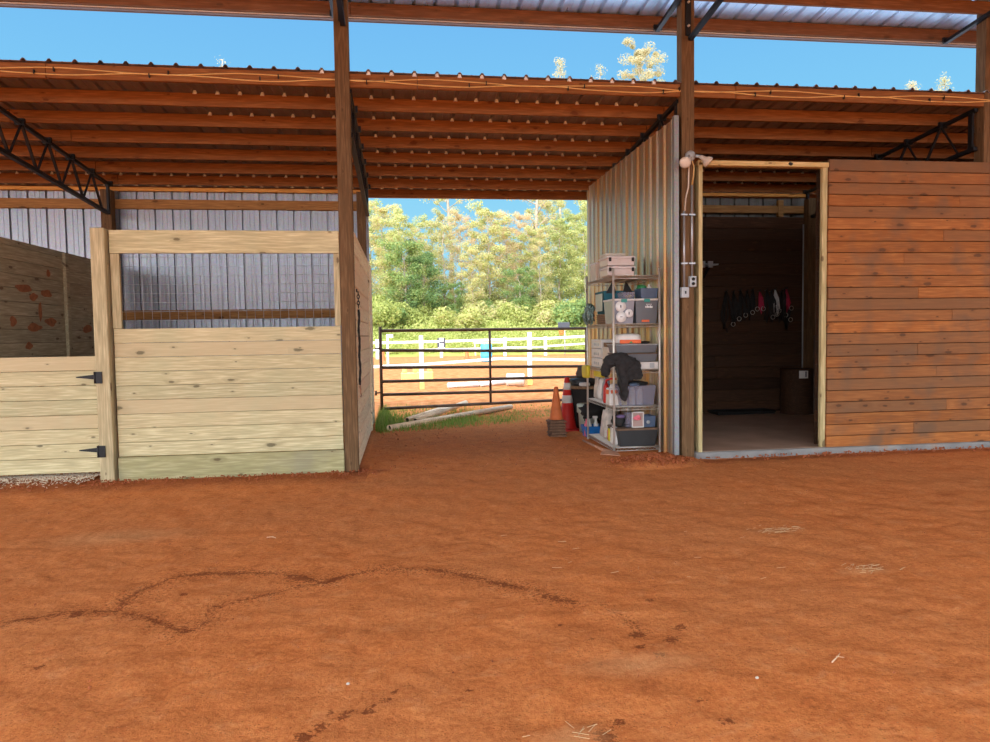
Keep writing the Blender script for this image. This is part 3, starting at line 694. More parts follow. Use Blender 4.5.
mb = MB(); mb.box(-.74, .80, -.02, .06, 3.22, 3.275); mb.build('header', 'head', dr, bevel=.004)
mb = MB(); planks_x(mb, -.80, -.737, -.0, .05, 3.25, .131, .03); mb.build('board_ends', 'plank', dr, bevel=.003)
mb = MB(); mb.blob((.34, -.02, 3.25), .028, .008, .02, .3, 2, 1, 8, 6, 1); mb.build('knot', 'black', dr)
# inside walls
wk = empty('wall_tack_back', (3.1, YB-.05, 0), kind='structure')
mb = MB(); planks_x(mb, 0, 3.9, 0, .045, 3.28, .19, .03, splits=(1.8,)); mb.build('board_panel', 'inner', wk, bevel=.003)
mb = MB(); mb.box(0, 3.9, -.0, .04, 3.34, 3.46); mb.build('girt', 'girt', wk)
for x in (.1, 1.55, 3.1):
    mb = MB(); mb.box(x, x+.09, -.01, .05, 3.28, 3.55); mb.build('stud', 'girt', wk)
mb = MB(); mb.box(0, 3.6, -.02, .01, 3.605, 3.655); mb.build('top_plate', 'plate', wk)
o = sheet(9.2, 3.62, .253, .035, .86, .89, .96).build('metal_sheet', 'wall_tack', wk, solid=.001); o.scale = (1, -1, 1); o.location = (-.1, .16, 0)
wr = empty('wall_right', (6.8, D+.15, 0), kind='structure')
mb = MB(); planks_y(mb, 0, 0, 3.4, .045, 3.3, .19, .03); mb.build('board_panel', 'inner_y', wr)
wl = empty('wall_left', (3.07, D+.15, 0), kind='structure')
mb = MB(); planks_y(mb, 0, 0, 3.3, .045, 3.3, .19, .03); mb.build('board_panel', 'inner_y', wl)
# far stalls beyond the tack room and left, closing the row
wo = empty('wall_far_left', (-9.0, D+.1, 0), kind='structure')
mb = MB(); planks_y(mb, 0, 0, 3.6, 0, 3.5, .19, .03); mb.build('board_panel', 'divider', wo)
wo = empty('wall_far_right', (12.0, D+.1, 0), kind='structure')
mb = MB(); planks_y(mb, 0, 0, 3.6, 0, 3.7, .19, .03); mb.build('board_panel', 'inner_y', wo)
wo = empty('wall_far_front', (9.18, D, 0), kind='structure')
mb = MB(); planks_x(mb, 0, 2.8, 0, 0, 3.33, .131, .03); mb.build('board_panel', 'plank', wo)

# ------------------------------------------------------------------ electrics on the post
el = empty('flood_light', (3.13, D-.02, 3.25), 'twin-head outdoor flood light on the post beside the doorway', 'light fixture')
mb = MB(); mb.lathe([(.055, 0), (.055, .035), (.04, .05)], 16, (0, 0, 0), Matrix.Translation((.01, -.0, .06)) @ Matrix.Rotation(PI/2, 4, 'X')); mb.build('mount_plate', 'greybox', el)
for sx, tilt, lb in ((-1, (-.35, -.75, -.55), 0), (1, (.62, -.35, -.62), 1)):
    a = Vector((.01+sx*.03, -.06, .05)); d = Vector(tilt).normalized(); b = a+Vector((sx*.055, -.03, -.01 if sx > 0 else -.04))
    mb = MB(); mb.tube([a, b], .016, 8); mb.build('arm', 'greybox', el)
    hd = MB(); L = [(0, .02), (.03, .026), (.05, .03), (.075, .05), (.105, .062), (.115, .06)]
    hd.tube([b+d*l for l, r in L], [r for l, r in L], 16); h = hd.build('lamp_head', 'lampbody', el)
    g = MB(); g.tube([b+d*.112, b+d*.120, b+d*.123], [.052, .048, .02], 16); g.build('lens', 'lampglass', h)
def conduit(x, zt, zb_, label, bw, bh, kind):
    o = empty(kind, (x, D-.012, zb_), label, 'electrical box', None)
    mb = MB(); mb.box(-bw/2, bw/2, -.05, .01, -bh/2, bh/2); mb.build('housing', 'greybox', o, bevel=.005)
    mb = MB(); mb.tube([(0, -.01, bh/2), (0, -.01, zt-zb_)], .012, 8); mb.build('conduit', 'conduit', o)
    for z in (2.15-zb_, 2.68-zb_):
        mb = MB(); mb.box(-.035, .035, -.024, .0, z-.008, z+.008); mb.build('pipe_strap', 'conduit', o)
    return o
o = conduit(3.075, 2.72, 1.83, 'lower grey switch box with conduit on the post', .085, .115, 'switch_box')
mb = MB(); mb.box(-.006, .006, -.062, -.05, -.015, .015); mb.build('toggle', 'black', o)
o = conduit(3.165, 3.0, 1.95, 'upper grey outlet box with conduit on the post', .075, .12, 'outlet_box')
for z in (-.025, .025): mb = MB(); mb.lathe([(.018, 0), (.018, .006)], 10, (0, 0, 0), Matrix.Translation((0, -.05, z)) @ Matrix.Rotation(PI/2, 4, 'X')); mb.build('socket', 'black', o)
mb = MB(); mb.tube([(3.085, D-.02, 2.72), (3.09, D-.03, 2.85), (3.12, D-.035, 2.98), (3.125, D-.03, 3.12), (3.13, D-.03, 3.25)], .008, 6); tag(mb.build('cable', 'lampbody'), 'pale cable curving from the left conduit up to the flood light', 'cable')
mb = MB(); mb.tube([(3.165, D-.02, 3.0), (3.18, D-.03, 3.1), (3.185, D-.03, 3.2), (3.15, D-.03, 3.31)], .007, 6); tag(mb.build('cable', 'yellowcable'), 'yellow cable from the right conduit up to the flood light', 'cable')

# ------------------------------------------------------------------ tack room contents
slab = .056
def bridle(x, z, L, w, mat, label, k):
    mb = MB(); y = YB-.13
    for s in range(5):
        a = R(-.5, .5)*w; b = R(-.5, .5)*w; zz = z-L*R(.75, 1)
        mb.tube([(x, y+.02, z), (x+a*.6, y-.01*s, z-L*.3), (x+a, y-.012*s, z-L*.65), (x+(a+b)/2, y, zz), (x+b, y-.01, z-L*.55), (x+b*.4, y+.02, z-L*.2), (x, y+.02, z)], .009, 5)
    o = tag(mb.build('bridle', mat), label, 'bridle', 'bridles and halters on the tack room wall')
    h = MB(); h.tube([(x, YB-.05, z), (x, YB-.14, z), (x, YB-.14, z+.03)], .008, 6); h.build('hook', 'black_steel', o)
    r = MB()
    pts = [(x+w*.4+.035*math.cos(2*PI*i/12), y-.03, z-L*.75+.035*math.sin(2*PI*i/12)) for i in range(13)]; r.tube(pts, .005, 5); r.build('bit_ring', 'chrome', o)
bl = [(5.54, .7, .2, 'black', 'dark strap bundle tucked between the two leftmost bridles'), (5.78, .55, .18, 'black', 'tangled dark halter third among the hanging tack'), (6.2, .6, .2, 'black', 'wide dark halter behind the white-strapped tack'), (6.44, .8, .2, 'black', 'long dark strap bundle beside the magenta halter'), (5.42, .85, .24, 'black', 'dark leather bridle, leftmost on the tack room wall'), (5.66, .65, .18, 'black', 'dark bridle with shiny rings, second from left on the wall'),
      (5.88, .50, .14, 'black', 'short dark bridle between the shiny-ringed one and the red-strapped one'), (6.0, .45, .1, 'magenta', 'halter with bright red strap, mid tack wall'), (6.12, .7, .22, 'black', 'bulky black halter right of the red-strapped one'),
      (6.27, .55, .12, 'white_plastic', 'dark tack with a white strap on the wall'), (6.38, .6, .14, 'black', 'long black bridle left of the magenta halter'), (6.47, .5, .16, 'magenta', 'magenta halter and rope, rightmost on the wall')]
for k, (x, L, w, m_, lb) in enumerate(bl):
    bridle(x-.15, 2.06+R(-.03, .03), L*.85, w, m_, lb, k)
# wall rack of the saddle
o = empty('wall_rack', (4.9, YB-.07, 2.42), 'grey metal rack jutting from the tack room wall at left', 'rack')
mb = MB(); mb.box(-.22, .12, -.28, -.02, .04, .06); mb.box(-.2, -.1, -.28, -.26, -.0, .10); mb.box(-.05, .03, -.28, -.26, 0, .1); mb.build('slat', 'greybox', o)
mb = MB(); mb.bar((0, -.25, .04), (0, 0, -.14), .02); mb.build('bracket', 'black_steel', o)
# rubber mat tray
mb = MB(); mb.taper((5.45, 10.75, slab), .95, .35, 1.0, .4, .05, .02); tag(mb.build('boot_tray', 'black'), 'black low tray on the concrete at the tack room back wall', 'tray')
# metal drum with label
dx, dy = 6.3, 10.55
dm = empty('drum', (dx, dy, slab), 'dark brown drum with a white label in the tack room', 'drum')
prof = []
for i in range(23):
    z = .72*i/22; r = .25+(.010 if i in (7, 15) else 0)+(.006 if i in (0, 22) else 0); prof.append((r, z))
mb = MB(); mb.lathe(prof, 28); mb.build('body', 'inner', dm)
mb = MB()
for i in range(6):
    a0 = -PI/2-.42+.09*i; a1 = a0+.09; mb.add([(.263*math.cos(a0), .263*math.sin(a0), .58), (.263*math.cos(a1), .263*math.sin(a1), .58), (.263*math.cos(a1), .263*math.sin(a1), .74-.04), (.263*math.cos(a0), .263*math.sin(a0), .74-.04)], [(0, 1, 2, 3)])
mb.build('label_sheet', 'paper', dm, solid=.002)
mb = MB(); mb.box(-.018, .0, -.272, -.266, .60, .69); mb.build('print', 'ink', dm)
# right-hand shelf rack
sr = empty('shelf_rack', (6.62, 9.9, slab), 'dark shelving against the tack room right wall', 'shelving')
for sx in (-.13, .13):
    for sy in (-.45, .45): mb = MB(); mb.box(sx-.02, sx+.02, sy-.02, sy+.02, 0, 1.25); mb.build('leg', 'shelfw', sr)
for z in (.25, .65, 1.23): mb = MB(); mb.box(-.15, .15, -.47, .47, z, z+.025); mb.build('shelf', 'shelfw', sr)
fe = empty('fire_extinguisher', (6.62, 9.75, slab+1.255), 'red fire extinguisher on the tack room shelving', 'fire extinguisher')
mb = MB(); mb.lathe([(.055, 0), (.06, .02), (.06, .27), (.045, .31), (.02, .33)], 16); mb.build('cylinder', 'red', fe)
mb = MB(); mb.tube([(0, 0, .33), (0, 0, .36)], .018, 8); mb.box(-.09, .02, -.012, .012, .36, .375); mb.build('valve', 'black', fe)
mb = MB(); mb.tube([(6.63, YB-.09, .1), (6.63, YB-.09, 3.15)], .015, 8); o = tag(mb.build('conduit_pipe', 'greybox'), 'grey conduit pipe rising in the tack room far corner', 'pipe')

# ------------------------------------------------------------------ wire shelf
SX0, SX1, SY0, SY1 = 2.395, 2.945, 7.79, 8.95
ws = empty('wire_shelf_unit', (SX0, SY0, 0), 'five-tier chrome wire shelving unit against the corrugated aisle wall', 'shelving')
W, Lh = SX1-SX0, SY1-SY0
LV = [.065, .54, .965, 1.50, 2.055]
for x in (0, W):
    for y in (0, Lh):
        mb = MB(); mb.tube([(x, y, 0), (x, y, 2.14)], .013, 10); mb.lathe([(.018, 0), (.018, .015)], 10, (x, y, 0)); mb.build('leg', 'chrome', ws)
for z in LV:
    mb = MB(); e = .006
    for zz in (0, -.035):
        mb.tube([(0, 0, z+zz), (W, 0, z+zz)], .004, 5); mb.tube([(0, Lh, z+zz), (W, Lh, z+zz)], .004, 5); mb.tube([(0, 0, z+zz), (0, Lh, z+zz)], .004, 5); mb.tube([(W, 0, z+zz), (W, Lh, z+zz)], .004, 5)
    for a, b, L in (((0, 0), (W, 0), W), ((0, Lh), (W, Lh), W), ((0, 0), (0, Lh), Lh), ((W, 0), (W, Lh), Lh)):
        n = int(L/.03); mb.tube([(a[0]+(b[0]-a[0])*i/n, a[1]+(b[1]-a[1])*i/n, z-(.035 if i % 2 else 0)) for i in range(n+1)], .0025, 4)
    y = .03
    while y < Lh: mb.tube([(0, y, z), (W, y, z)], .0028, 4); y += .03
    for x in (W*.33, W*.66): mb.tube([(x, 0, z-.004), (x, Lh, z-.004)], .004, 4)
    mb.build('shelf', 'chrome', ws)
def Z(i): return LV[i]+.006
# ---- top
def boxt(name, c, w, d, h, mat, label, cat, lid=None, group=None, rz=0, bevel=.006):
    o = empty(name, c, label, cat, group, rz); mb = MB(); mb.box(-w/2, w/2, -d/2, d/2, 0, h); mb.build('body', mat, o, bevel=bevel)
    if lid: mb = MB(); mb.box(-w/2-.006, w/2+.006, -d/2-.006, d/2+.006, h-.02, h+.006); mb.build('lid', lid, o, bevel=.004)
    return o
boxt('carton', (2.50, 8.72, Z(4)), .17, .26, .22, 'lampbody', 'tan carton on the top shelf at its far end', 'box', 'pink_plastic')
boxt('carton', (2.56, 8.36, Z(4)), .24, .24, .29, 'sack', 'tall off-white carton on the top shelf behind the pinkish boxes', 'box', 'lampbody')
for k in range(2):
    o = empty('storage_box', (2.51, 8.02, Z(4)+.112*k+(.003 if k else 0)), ('lower pinkish latched storage box on the top shelf', 'upper pinkish latched storage box, stacked on its twin on the top shelf')[k], 'box', 'pinkish storage boxes on the top shelf')
    mb = MB(); mb.taper((0, 0, 0), .31, .32, .33, .34, .075); mb.build('body', 'pink_plastic', o, bevel=.006)
    mb = MB(); mb.box(-.17, .17, -.175, .175, .075, .107); mb.build('lid', 'pink_plastic', o, bevel=.008)
    for sx in (-.135, .135): mb = MB(); mb.box(sx-.014, sx+.014, -.186, -.174, .045, .09); mb.build('latch', 'black', o, bevel=.002)
# ---- 4th shelf
o = empty('tote_bag', (2.60, 8.40, Z(3)+.13), 'teal fabric tote bag with black handles on the second shelf down', 'bag')
mb = MB(); mb.taper((0, 0, 0), .34, .36, .40, .38, .27, .01); mb.build('body', 'teal', o, bevel=.01)
for s in (-1, 1):
    mb = MB(); mb.add([(s*.04, -.192, .24), (s*.17, -.192, .24), (s*.10, -.185, .36), (s*.075, -.185, .38)], [(0, 1, 2, 3)]); mb.build('handle', 'black', o, solid=.008)
mb = MB(); mb.box(-.206, -.198, -.14, .14, .03, .24); mb.build('side_panel', 'palegreen', o)
o = empty('wicker_basket', (2.58, 8.40, Z(3)), 'brown woven basket under the teal tote bag', 'basket'); mb = MB(); mb.taper((0, 0, 0), .30, .34, .32, .36, .12); mb.build('body', 'wicker', o)
for i in range(5): mb = MB(); z = .015+.024*i; mb.box(-.165, .165, -.186, .186, z, z+.010); mb.build('band', 'brownlid', o)
def bin_(c, w, d, h, mat, label, lidmat=None, latch=None, name='storage_bin', wall=.006, group=None, lipmat=None):
    o = empty(name, c, label, 'bin', group)
    mb = MB(); mb.taper((0, 0, 0), w*.88, d*.9, w, d, h, wall); mb.build('body', mat, o, bevel=.004)
    if lidmat: mb = MB(); mb.box(-w/2-.008, w/2+.008, -d/2-.008, d/2+.008, h, h+.022); mb.build('lid', lidmat, o, bevel=.006)
    if latch:
        mb = MB(); mb.box(-.035, .035, -d/2-.016, -d/2-.004, h-.02, h+.018); mb.build('latch', latch, o, bevel=.003)
    return o
MT['tealatch'] = plain('teal_latch', (.02, .30, .26), .4)
b1 = bin_((2.525, 8.00, Z(3)), .255, .38, .262, 'clear', 'clear lidded bin of white discs on the shelf below the top', 'white_plastic', 'tealatch')
b2 = bin_((2.80, 8.00, Z(3)), .27, .38, .262, 'greytin', 'dark clear bin with white lettering beside the bin of discs', 'white_plastic', 'tealatch')
for k, (x, z, r) in enumerate(((2.485, .195, .062), (2.488, .075, .062), (2.583, .115, .048))):
    o = empty('disc', (x, 7.806-.007*(k % 2), Z(3)+z), ('upper large white disc on the clear bin front', 'lower large white disc on the clear bin front', 'small white disc at right on the clear bin front')[k], 'disc', 'white discs in the clear bin')
    mb = MB(); mb.lathe([(r, 0), (r, .006)], 24, (0, 0, 0), Matrix.Rotation(PI/2, 4, 'X')); mb.build('plate', 'white', o)
    mb = MB(); mb.box(-.006, .006, -.010, -.0065, -.014, .016) if k in (0, 2) else mb.box(-.014, .014, -.010, -.0065, -.004, .004); mb.build('slot', 'ink', o)
# lettering strokes on the dark bin
def text(s, size, loc, mat, parent, rz=0, name='lettering'):
    c = bpy.data.curves.new(name, 'FONT'); c.body = s; c.size = size; c.extrude = .001; c.offset = .02*size; c.align_x = 'CENTER'; c.align_y = 'CENTER'; c.resolution_u = 2
    o = bpy.data.objects.new(name, c); COL.objects.link(o); dg = bpy.context.evaluated_depsgraph_get()
    me = bpy.data.meshes.new_from_object(o.evaluated_get(dg)); bpy.data.objects.remove(o); me.materials.append(MT[mat])
    m = bpy.data.objects.new(name, me); COL.objects.link(m); m.parent = parent; m.location = loc; m.rotation_euler = (PI/2, 0, rz); return m
mb = MB()
for k in range(5): mb.box(.01+.018*k-.03, .022+.018*k-.03, -.199, -.194, .175, .198+.006*(k % 2))
for k in range(4): mb.box(-.01+.018*k, .002+.018*k, -.2, -.195, .213, .222)
mb.build('lettering', 'white', b2)
mb = MB(); mb.box(-.06, .03, -.186, -.178, .015, .04); mb.build('red_contents', 'orange', b2)
bz = Z(3)+.29
o = bin_((2.60, 7.96, bz), .16, .2, .075, 'clearer', 'small clear tray of odds and ends on top of the bin of discs', name='small_tray')
mb = MB(); mb.blob((.03, -.0, .03), .04, .05, .02, .3, 3, 2, 8, 6, 1); mb.build('contents', 'yellow', o)
o = bin_((2.84, 7.95, bz), .21, .24, .115, 'tubblue', 'slate blue tub with green items on top of the lettered bin', name='tub')
tag(MB().blob((2.79, 7.97, bz+.12), .055, .06, .045, .4, 4, 5, 10, 8, 1).build('brush', 'green'), 'bright green items poking out of the slate blue tub', 'brush')
tag(MB().lathe([(.03, 0), (.03, .08), (.012, .10), (.012, .12)], 12, (2.88, 7.97, bz+.05)).build('bottle', 'white_plastic'), 'white bottle standing in the slate blue tub', 'bottle')
# hanging teal-grey net at the far corner
MT['net'] = plain('grey_teal_net', (.20, .30, .28), .8, 0, .5, 40)
mb = MB()
for k in range(16):
    x = 2.37+R(-.05, .06); y = 8.75+R(-.1, .22); mb.tube([(x, y, 1.74+R(-.05, .05)), (x+R(-.06, .05), y+R(-.03, .03), 1.72), (x+R(-.06, .04), y, 1.62), (x+R(-.02, .03), y, 1.5+R(0, .05))], [.008, .016, .022, .008], 5)
mb.tube([(2.33, 8.7, 1.72), (2.37, 8.8, 1.76), (2.47, 8.9, 1.70)], [.01, .03, .02], 6)
tag(mb.build('hay_net', 'net'), 'grey-green hay net bunched at the far edge of the shelving', 'net')
# ---- 3rd shelf
for k in range(3):
    o = boxt('drawer_box', (2.53, 8.62, Z(2)+.118*k), .22, .46, .112, 'white_plastic', ('bottom of three white boxes stacked at the far end of the middle shelf', 'middle of three white boxes stacked on the middle shelf', 'topmost of three white boxes stacked on the middle shelf')[k], 'box', group='white boxes stacked on the middle shelf')
    mb = MB(); 
    for yy in (-.1, .0, .08): mb = MB(); mb.box(-.114, -.110, yy-.02, yy+.02, .03, .065); mb.build('print', 'greybox', o)
boxt('small_box', (2.47, 8.22, Z(2)+.26), .10, .14, .05, 'wicker', 'dark brown small box on the cream carton of the middle shelf', 'box')
boxt('carton', (2.48, 8.22, Z(2)), .13, .20, .255, 'lampbody', 'cream carton behind the near corner leg on the middle shelf', 'box')
boxt('flat_box', (2.78, 8.0, Z(2)), .33, .34, .085, 'white_plastic', 'flat white printed box at the base of the middle shelf stack', 'box')
fb = [q for q in COL.objects if q.get('label', '').startswith('flat white printed')][0]
for x0, x1, z0, z1 in ((.06, .115, .015, .072), (-.09, -.04, .03, .06)): mb = MB(); mb.box(x0, x1, -.174, -.171, z0, z1); mb.build('print', 'greybox', fb)
for k in range(2):
    o = empty('grey_tray', (2.675, 7.99, Z(2)+.088+.105*k), ('lower grey shallow bin stacked on the flat white box', 'upper grey shallow bin of the stack on the middle shelf')[k], 'bin', 'grey shallow bins on the middle shelf')
    mb = MB(); mb.taper((0, 0, 0), .46, .34, .50, .37, .095, .006); mb.build('body', 'greytin', o, bevel=.004)
    mb = MB(); mb.box(-.255, .255, -.193, .193, .09, .10); mb.build('rim', 'greybox' if k else 'brownlid', o, bevel=.003)
o = empty('feed_bag', (2.61, 7.97, Z(2)+.295), 'white and orange printed bag lying on the grey bins', 'bag')
mb = MB(); mb.blob((0, 0, .06), .155, .13, .062, .12, 2, 3, 18, 12, .55); mb.build('body', 'paper', o)
mb = MB(); mb.box(-.125, .125, -.142, -.120, .008, .050); mb.build('orange_print', 'orange', o)
mb = MB(); mb.add([(-.02, -.144, .012), (.03, -.144, .012), (.005, -.144, .035)], [(0, 1, 2)]); mb.build('green_print', 'green', o, solid=.002)
tag(MB().blob((2.82, 7.95, Z(2)+.31), .06, .05, .016, .3, 3, 1, 10, 6, .8).build('cloth', 'black'), 'black cloth lying on the right end of the grey bins', 'cloth')
# jacket over the near corner leg
jk = empty('jacket', (2.42, 7.76, .6), 'charcoal jacket hanging over the near corner leg of the shelving', 'jacket')
mb = MB()
for (x, y, z, rx, ry, rz_) in ((.03, .0, .52, .12, .07, .05), (-.08, .02, .47, .075, .06, .07), (-.12, .04, .38, .06, .05, .09), (.13, -.01, .46, .10, .06, .07), (.20, -.01, .40, .09, .05, .08), (.235, -.01, .33, .07, .04, .08), (.05, -.03, .40, .07, .05, .12), (.06, -.04, .25, .06, .045, .14), (.075, -.045, .12, .05, .04, .11), (.15, -.02, .32, .06, .04, .08)):
    mb.blob((x, y, z), rx, ry, rz_, .25, 3, x*9+z, 14, 10, .9)
jb = mb.build('body', 'jacket', jk)
rm = jb.modifiers.new('merge', 'REMESH'); rm.mode = 'VOXEL'; rm.voxel_size = .011; rm.use_smooth_shade = True
tx = bpy.data.textures.new('folds', 'CLOUDS'); tx.noise_scale = .045; dd = jb.modifiers.new('folds', 'DISPLACE'); dd.texture = tx; dd.strength = .03; dd.mid_level = .5
mb = MB(); mb.tube([(-.02, -.07, .44), (-.01, -.075, .32), (.02, -.085, .2), (.03, -.08, .08)], [.010, .014, .012, .008], 6); mb.build('sleeve_fold', 'black', jk)
# yellow bag under the middle shelf's far end
mb = MB(); mb.blob((2.36, 8.90, .90), .03, .12, .085, .1, 3, 4, 16, 12, .35); tag(mb.build('yellow_bag', 'yellow'), 'yellow bag hanging below the middle shelf at its far corner', 'bag')
boxt('yellow_box', (2.46, 8.6, Z(1)+.30), .08, .30, .075, 'yellow', 'yellow strip-like box on top of the white bags', 'box')
# ---- 2nd shelf
for k, (x, y, w, d, h, m_, lb) in enumerate(((2.50, 8.80, .07, .09, .15, 'sack', 'whitish feed bag, farthest on the second shelf from the bottom'), (2.50, 8.62, .07, .08, .14, 'paper', 'white plastic bag between the farthest one and the light blue one'), (2.50, 8.45, .06, .075, .15, 'clear', 'pale blue plastic bag behind the red bottle'))):
    mb = MB(); mb.blob((x, y, Z(1)+h), w, d, h, .25, 3, k+2, 16, 12, .6, .55); tag(mb.build('plastic_bag', m_), lb, 'bag')
o = empty('red_bottle', (2.44, 8.25, Z(1)), 'red bottle with bent spout on the second shelf from the bottom', 'bottle')
mb = MB(); mb.lathe([(.035, 0), (.038, .02), (.036, .19), (.018, .24)], 14); mb.build('body', 'red', o)
mb = MB(); mb.tube([(0, 0, .24), (0, -.01, .28), (.05, -.06, .30), (.09, -.11, .295)], [.016, .014, .012, .01], 7); mb.build('spout', 'red', o)
o = empty('jug', (2.445, 8.03, Z(1)), 'white jug with orange label between the red bottle and corner leg', 'jug')
mb = MB(); mb.taper((0, 0, 0), .11, .17, .10, .15, .20); mb.lathe([(.05, .19), (.02, .225), (.02, .25)], 12); mb.build('body', 'white_plastic', o, bevel=.01)
mb = MB(); mb.box(-.062, -.056, -.05, .05, .13, .18); mb.box(-.04, .04, -.088, -.083, .14, .18); mb.build('label_sheet', 'orange', o)
o = bin_((2.685, 8.0, Z(1)), .46, .36, .235, 'clearer', 'see-through bin of bottles behind the hanging jacket', name='clear_bin', wall=.004)
for k, (x, y, h, m_, lb) in enumerate(((2.56, 7.93, .13, 'yellow', 'yellow container inside the see-through bin'), (2.66, 7.93, .2, 'white_plastic', 'white bottle left of its twin in the see-through bin'), (2.75, 7.93, .2, 'white_plastic', 'white bottle right of its twin in the see-through bin'), (2.49, 7.93, .12, 'paper', 'short white jar at the left of the see-through bin'))):
    tag(MB().lathe([(.034, 0), (.036, .01), (.036, h*.8), (.022, h*.93), (.022, h)], 14, (x, y, Z(1)+.006)).build('bottle', m_), lb, 'bottle')
tag(MB().blob((2.72, 8.0, Z(1)+.245), .15, .1, .035, .5, 4, 3, 14, 8, .8).build('halter', 'black'), 'heap of black straps on top of the see-through bin', 'halter')
tag(MB().blob((2.66, 7.86, Z(1)+.245), .06, .03, .02, .4, 4, 3, 12, 8, .8).build('halter', 'tubblue'), 'dark blue strap on the rim of the see-through bin', 'halter')
# ---- bottom shelf
mb = MB(); mb.blob((2.53, 8.48, Z(0)+.19), .10, .17, .19, .22, 2.5, 4, 20, 14, .6, .55); tag(mb.build('sack', 'sack'), 'large slumped whitish sack at the far end of the bottom shelf', 'sack')
o = empty('sack', (2.48, 8.02, Z(0)), 'small white sack with yellow and pink label on the bottom shelf', 'sack')
mb = MB(); mb.blob((0, 0, .11), .07, .13, .11, .2, 3, 7, 16, 12, .6, .7); mb.build('body', 'paper', o)
mb = MB(); mb.box(-.076, -.066, .0, .06, .04, .19); mb.build('yellow_label', 'yellow', o)
mb = MB(); mb.box(-.074, -.064, .06, .09, .05, .16); mb.build('pink_label', 'pink', o)
bb = bin_((2.69, 8.02, Z(0)), .48, .42, .19, 'darkbin', 'black storage tote with a dusty brown lid on the bottom shelf', 'brownlid', name='storage_tote')
lt = Z(0)+.215
o = empty('clear_box', (2.675, 7.92, lt), 'small clear box of pink things standing on the black tote', 'box')
mb = MB(); mb.box(-.105, .085, -.05, .06, 0, .175); mb.build('body', 'clearer', o, bevel=.012)
mb = MB(); mb.box(-.04, .095, -.062, -.05, 0, .18); mb.build('lid', 'pinkclear', o, bevel=.012)
mb = MB(); mb.box(-.045, -.033, -.07, -.05, 0, .185); mb.box(.088, .10, -.07, -.05, 0, .185); mb.box(-.045, .10, -.07, -.05, .173, .185); mb.box(-.045, .10, -.07, -.05, -.0, .012); mb.build('rim', 'white_plastic', o, bevel=.003)
mb = MB(); mb.blob((.02, -.068, .115), .045, .012, .03, .5, 4, 2, 12, 8, 1); mb.build('pink_contents', 'pink', o)
tag(MB().blob((2.50, 7.98, lt+.07), .07, .1, .07, .4, 4, 8, 14, 10, .8).build('dark_bag', 'black'), 'black bag at left on top of the black tote', 'bag')
tag(MB().blob((2.50, 7.87, lt+.135), .05, .03, .02, .4, 4, 8, 10, 8, .8).build('purple_strap', plain('purple', (.15, .10, .22), .7)), 'purple strap lying on the black bag', 'strap')
o = bin_((2.85, 7.97, lt), .15, .22, .13, 'tubblue', 'small blue-grey bin at right on top of the black tote', name='small_bin')
mb = MB(); mb.lathe([(.022, 0), (.022, .005)], 14, (0, 0, 0), Matrix.Translation((-.02, -.108, .06)) @ Matrix.Rotation(PI/2, 4, 'X')); mb.build('round_label', 'greybox', o)

# ------------------------------------------------------------------ things beyond the shelf
o = empty('bucket', (2.55, 9.55, 0), 'pale green bucket standing behind the shelving', 'bucket')
mb = MB(); mb.lathe([(.115, 0), (.13, .28), (.15, .29), (.152, .40), (.14, .41)], 24); mb.build('body', 'palegreen', o)
o = empty('muck_tub', (2.66, 9.95, 0), 'tall black tub with a brown rim behind the shelving', 'tub')
mb = MB(); mb.lathe([(.22, 0), (.26, .30), (.29, .62)], 24); mb.build('body', 'blackrub', o)
mb = MB(); mb.lathe([(.30, .60), (.31, .61), (.31, .635), (.28, .64)], 24); mb.build('rim', 'wicker', o)
tag(MB().blob((2.60, 9.92, .69), .20, .15, .06, .3, 3, 3, 16, 10, .7).build('dark_bundle', 'darkbin'), 'dark bundle piled in the brown-rimmed tub', 'bundle')
tag(MB().lathe([(.06, 0), (.085, .06), (.06, .12), (.05, .17), (.055, .18)], 16, (2.58, 10.0, .745)).build('pot', 'shelfw'), 'dark grey-brown pot on the bundle in the tub', 'pot')
tag(MB().blob((2.55, 9.7, .67), .08, .06, .03, .1, 3, 3, 12, 8, .7).build('white_bowl', 'paper'), 'white bowl on the rim of the tub', 'bowl')
cr = empty('caddy', (2.56, 9.16, 0), 'blue plastic caddy of spray bottles beside the shelving', 'caddy')
mb = MB(); mb.taper((0, 0, 0), .30, .22, .36, .27, .155, .01); mb.build('body', 'blue', cr, bevel=.006)
for k, (x, m_, lb) in enumerate(((-.10, 'white_plastic', 'white spray bottle in the blue caddy, left one'), (.0, 'paper', 'white spray bottle in the blue caddy, right one'), (-.14, 'pink', 'pink-labelled bottle in the blue caddy'), (.08, 'black', 'black bottle in the blue caddy'))):
    o = empty('spray_bottle', (2.56+x, 9.12+.03*(k % 2), .02), lb, 'bottle')
    mb = MB(); mb.lathe([(.03, 0), (.032, .01), (.032, .15), (.013, .20), (.013, .23)], 12); mb.build('body', m_, o)
    mb = MB(); mb.box(-.045, .02, -.012, .012, .23, .26); mb.box(-.03, -.02, -.01, .01, .20, .23); mb.build('trigger', 'black' if k != 1 else 'white_plastic', o)
tag(MB().blob((2.52, 9.22, .34), .15, .09, .10, .5, 4, 9, 16, 10, .9).build('black_hose', 'black'), 'tangle of black tubing above the blue caddy', 'tubing')
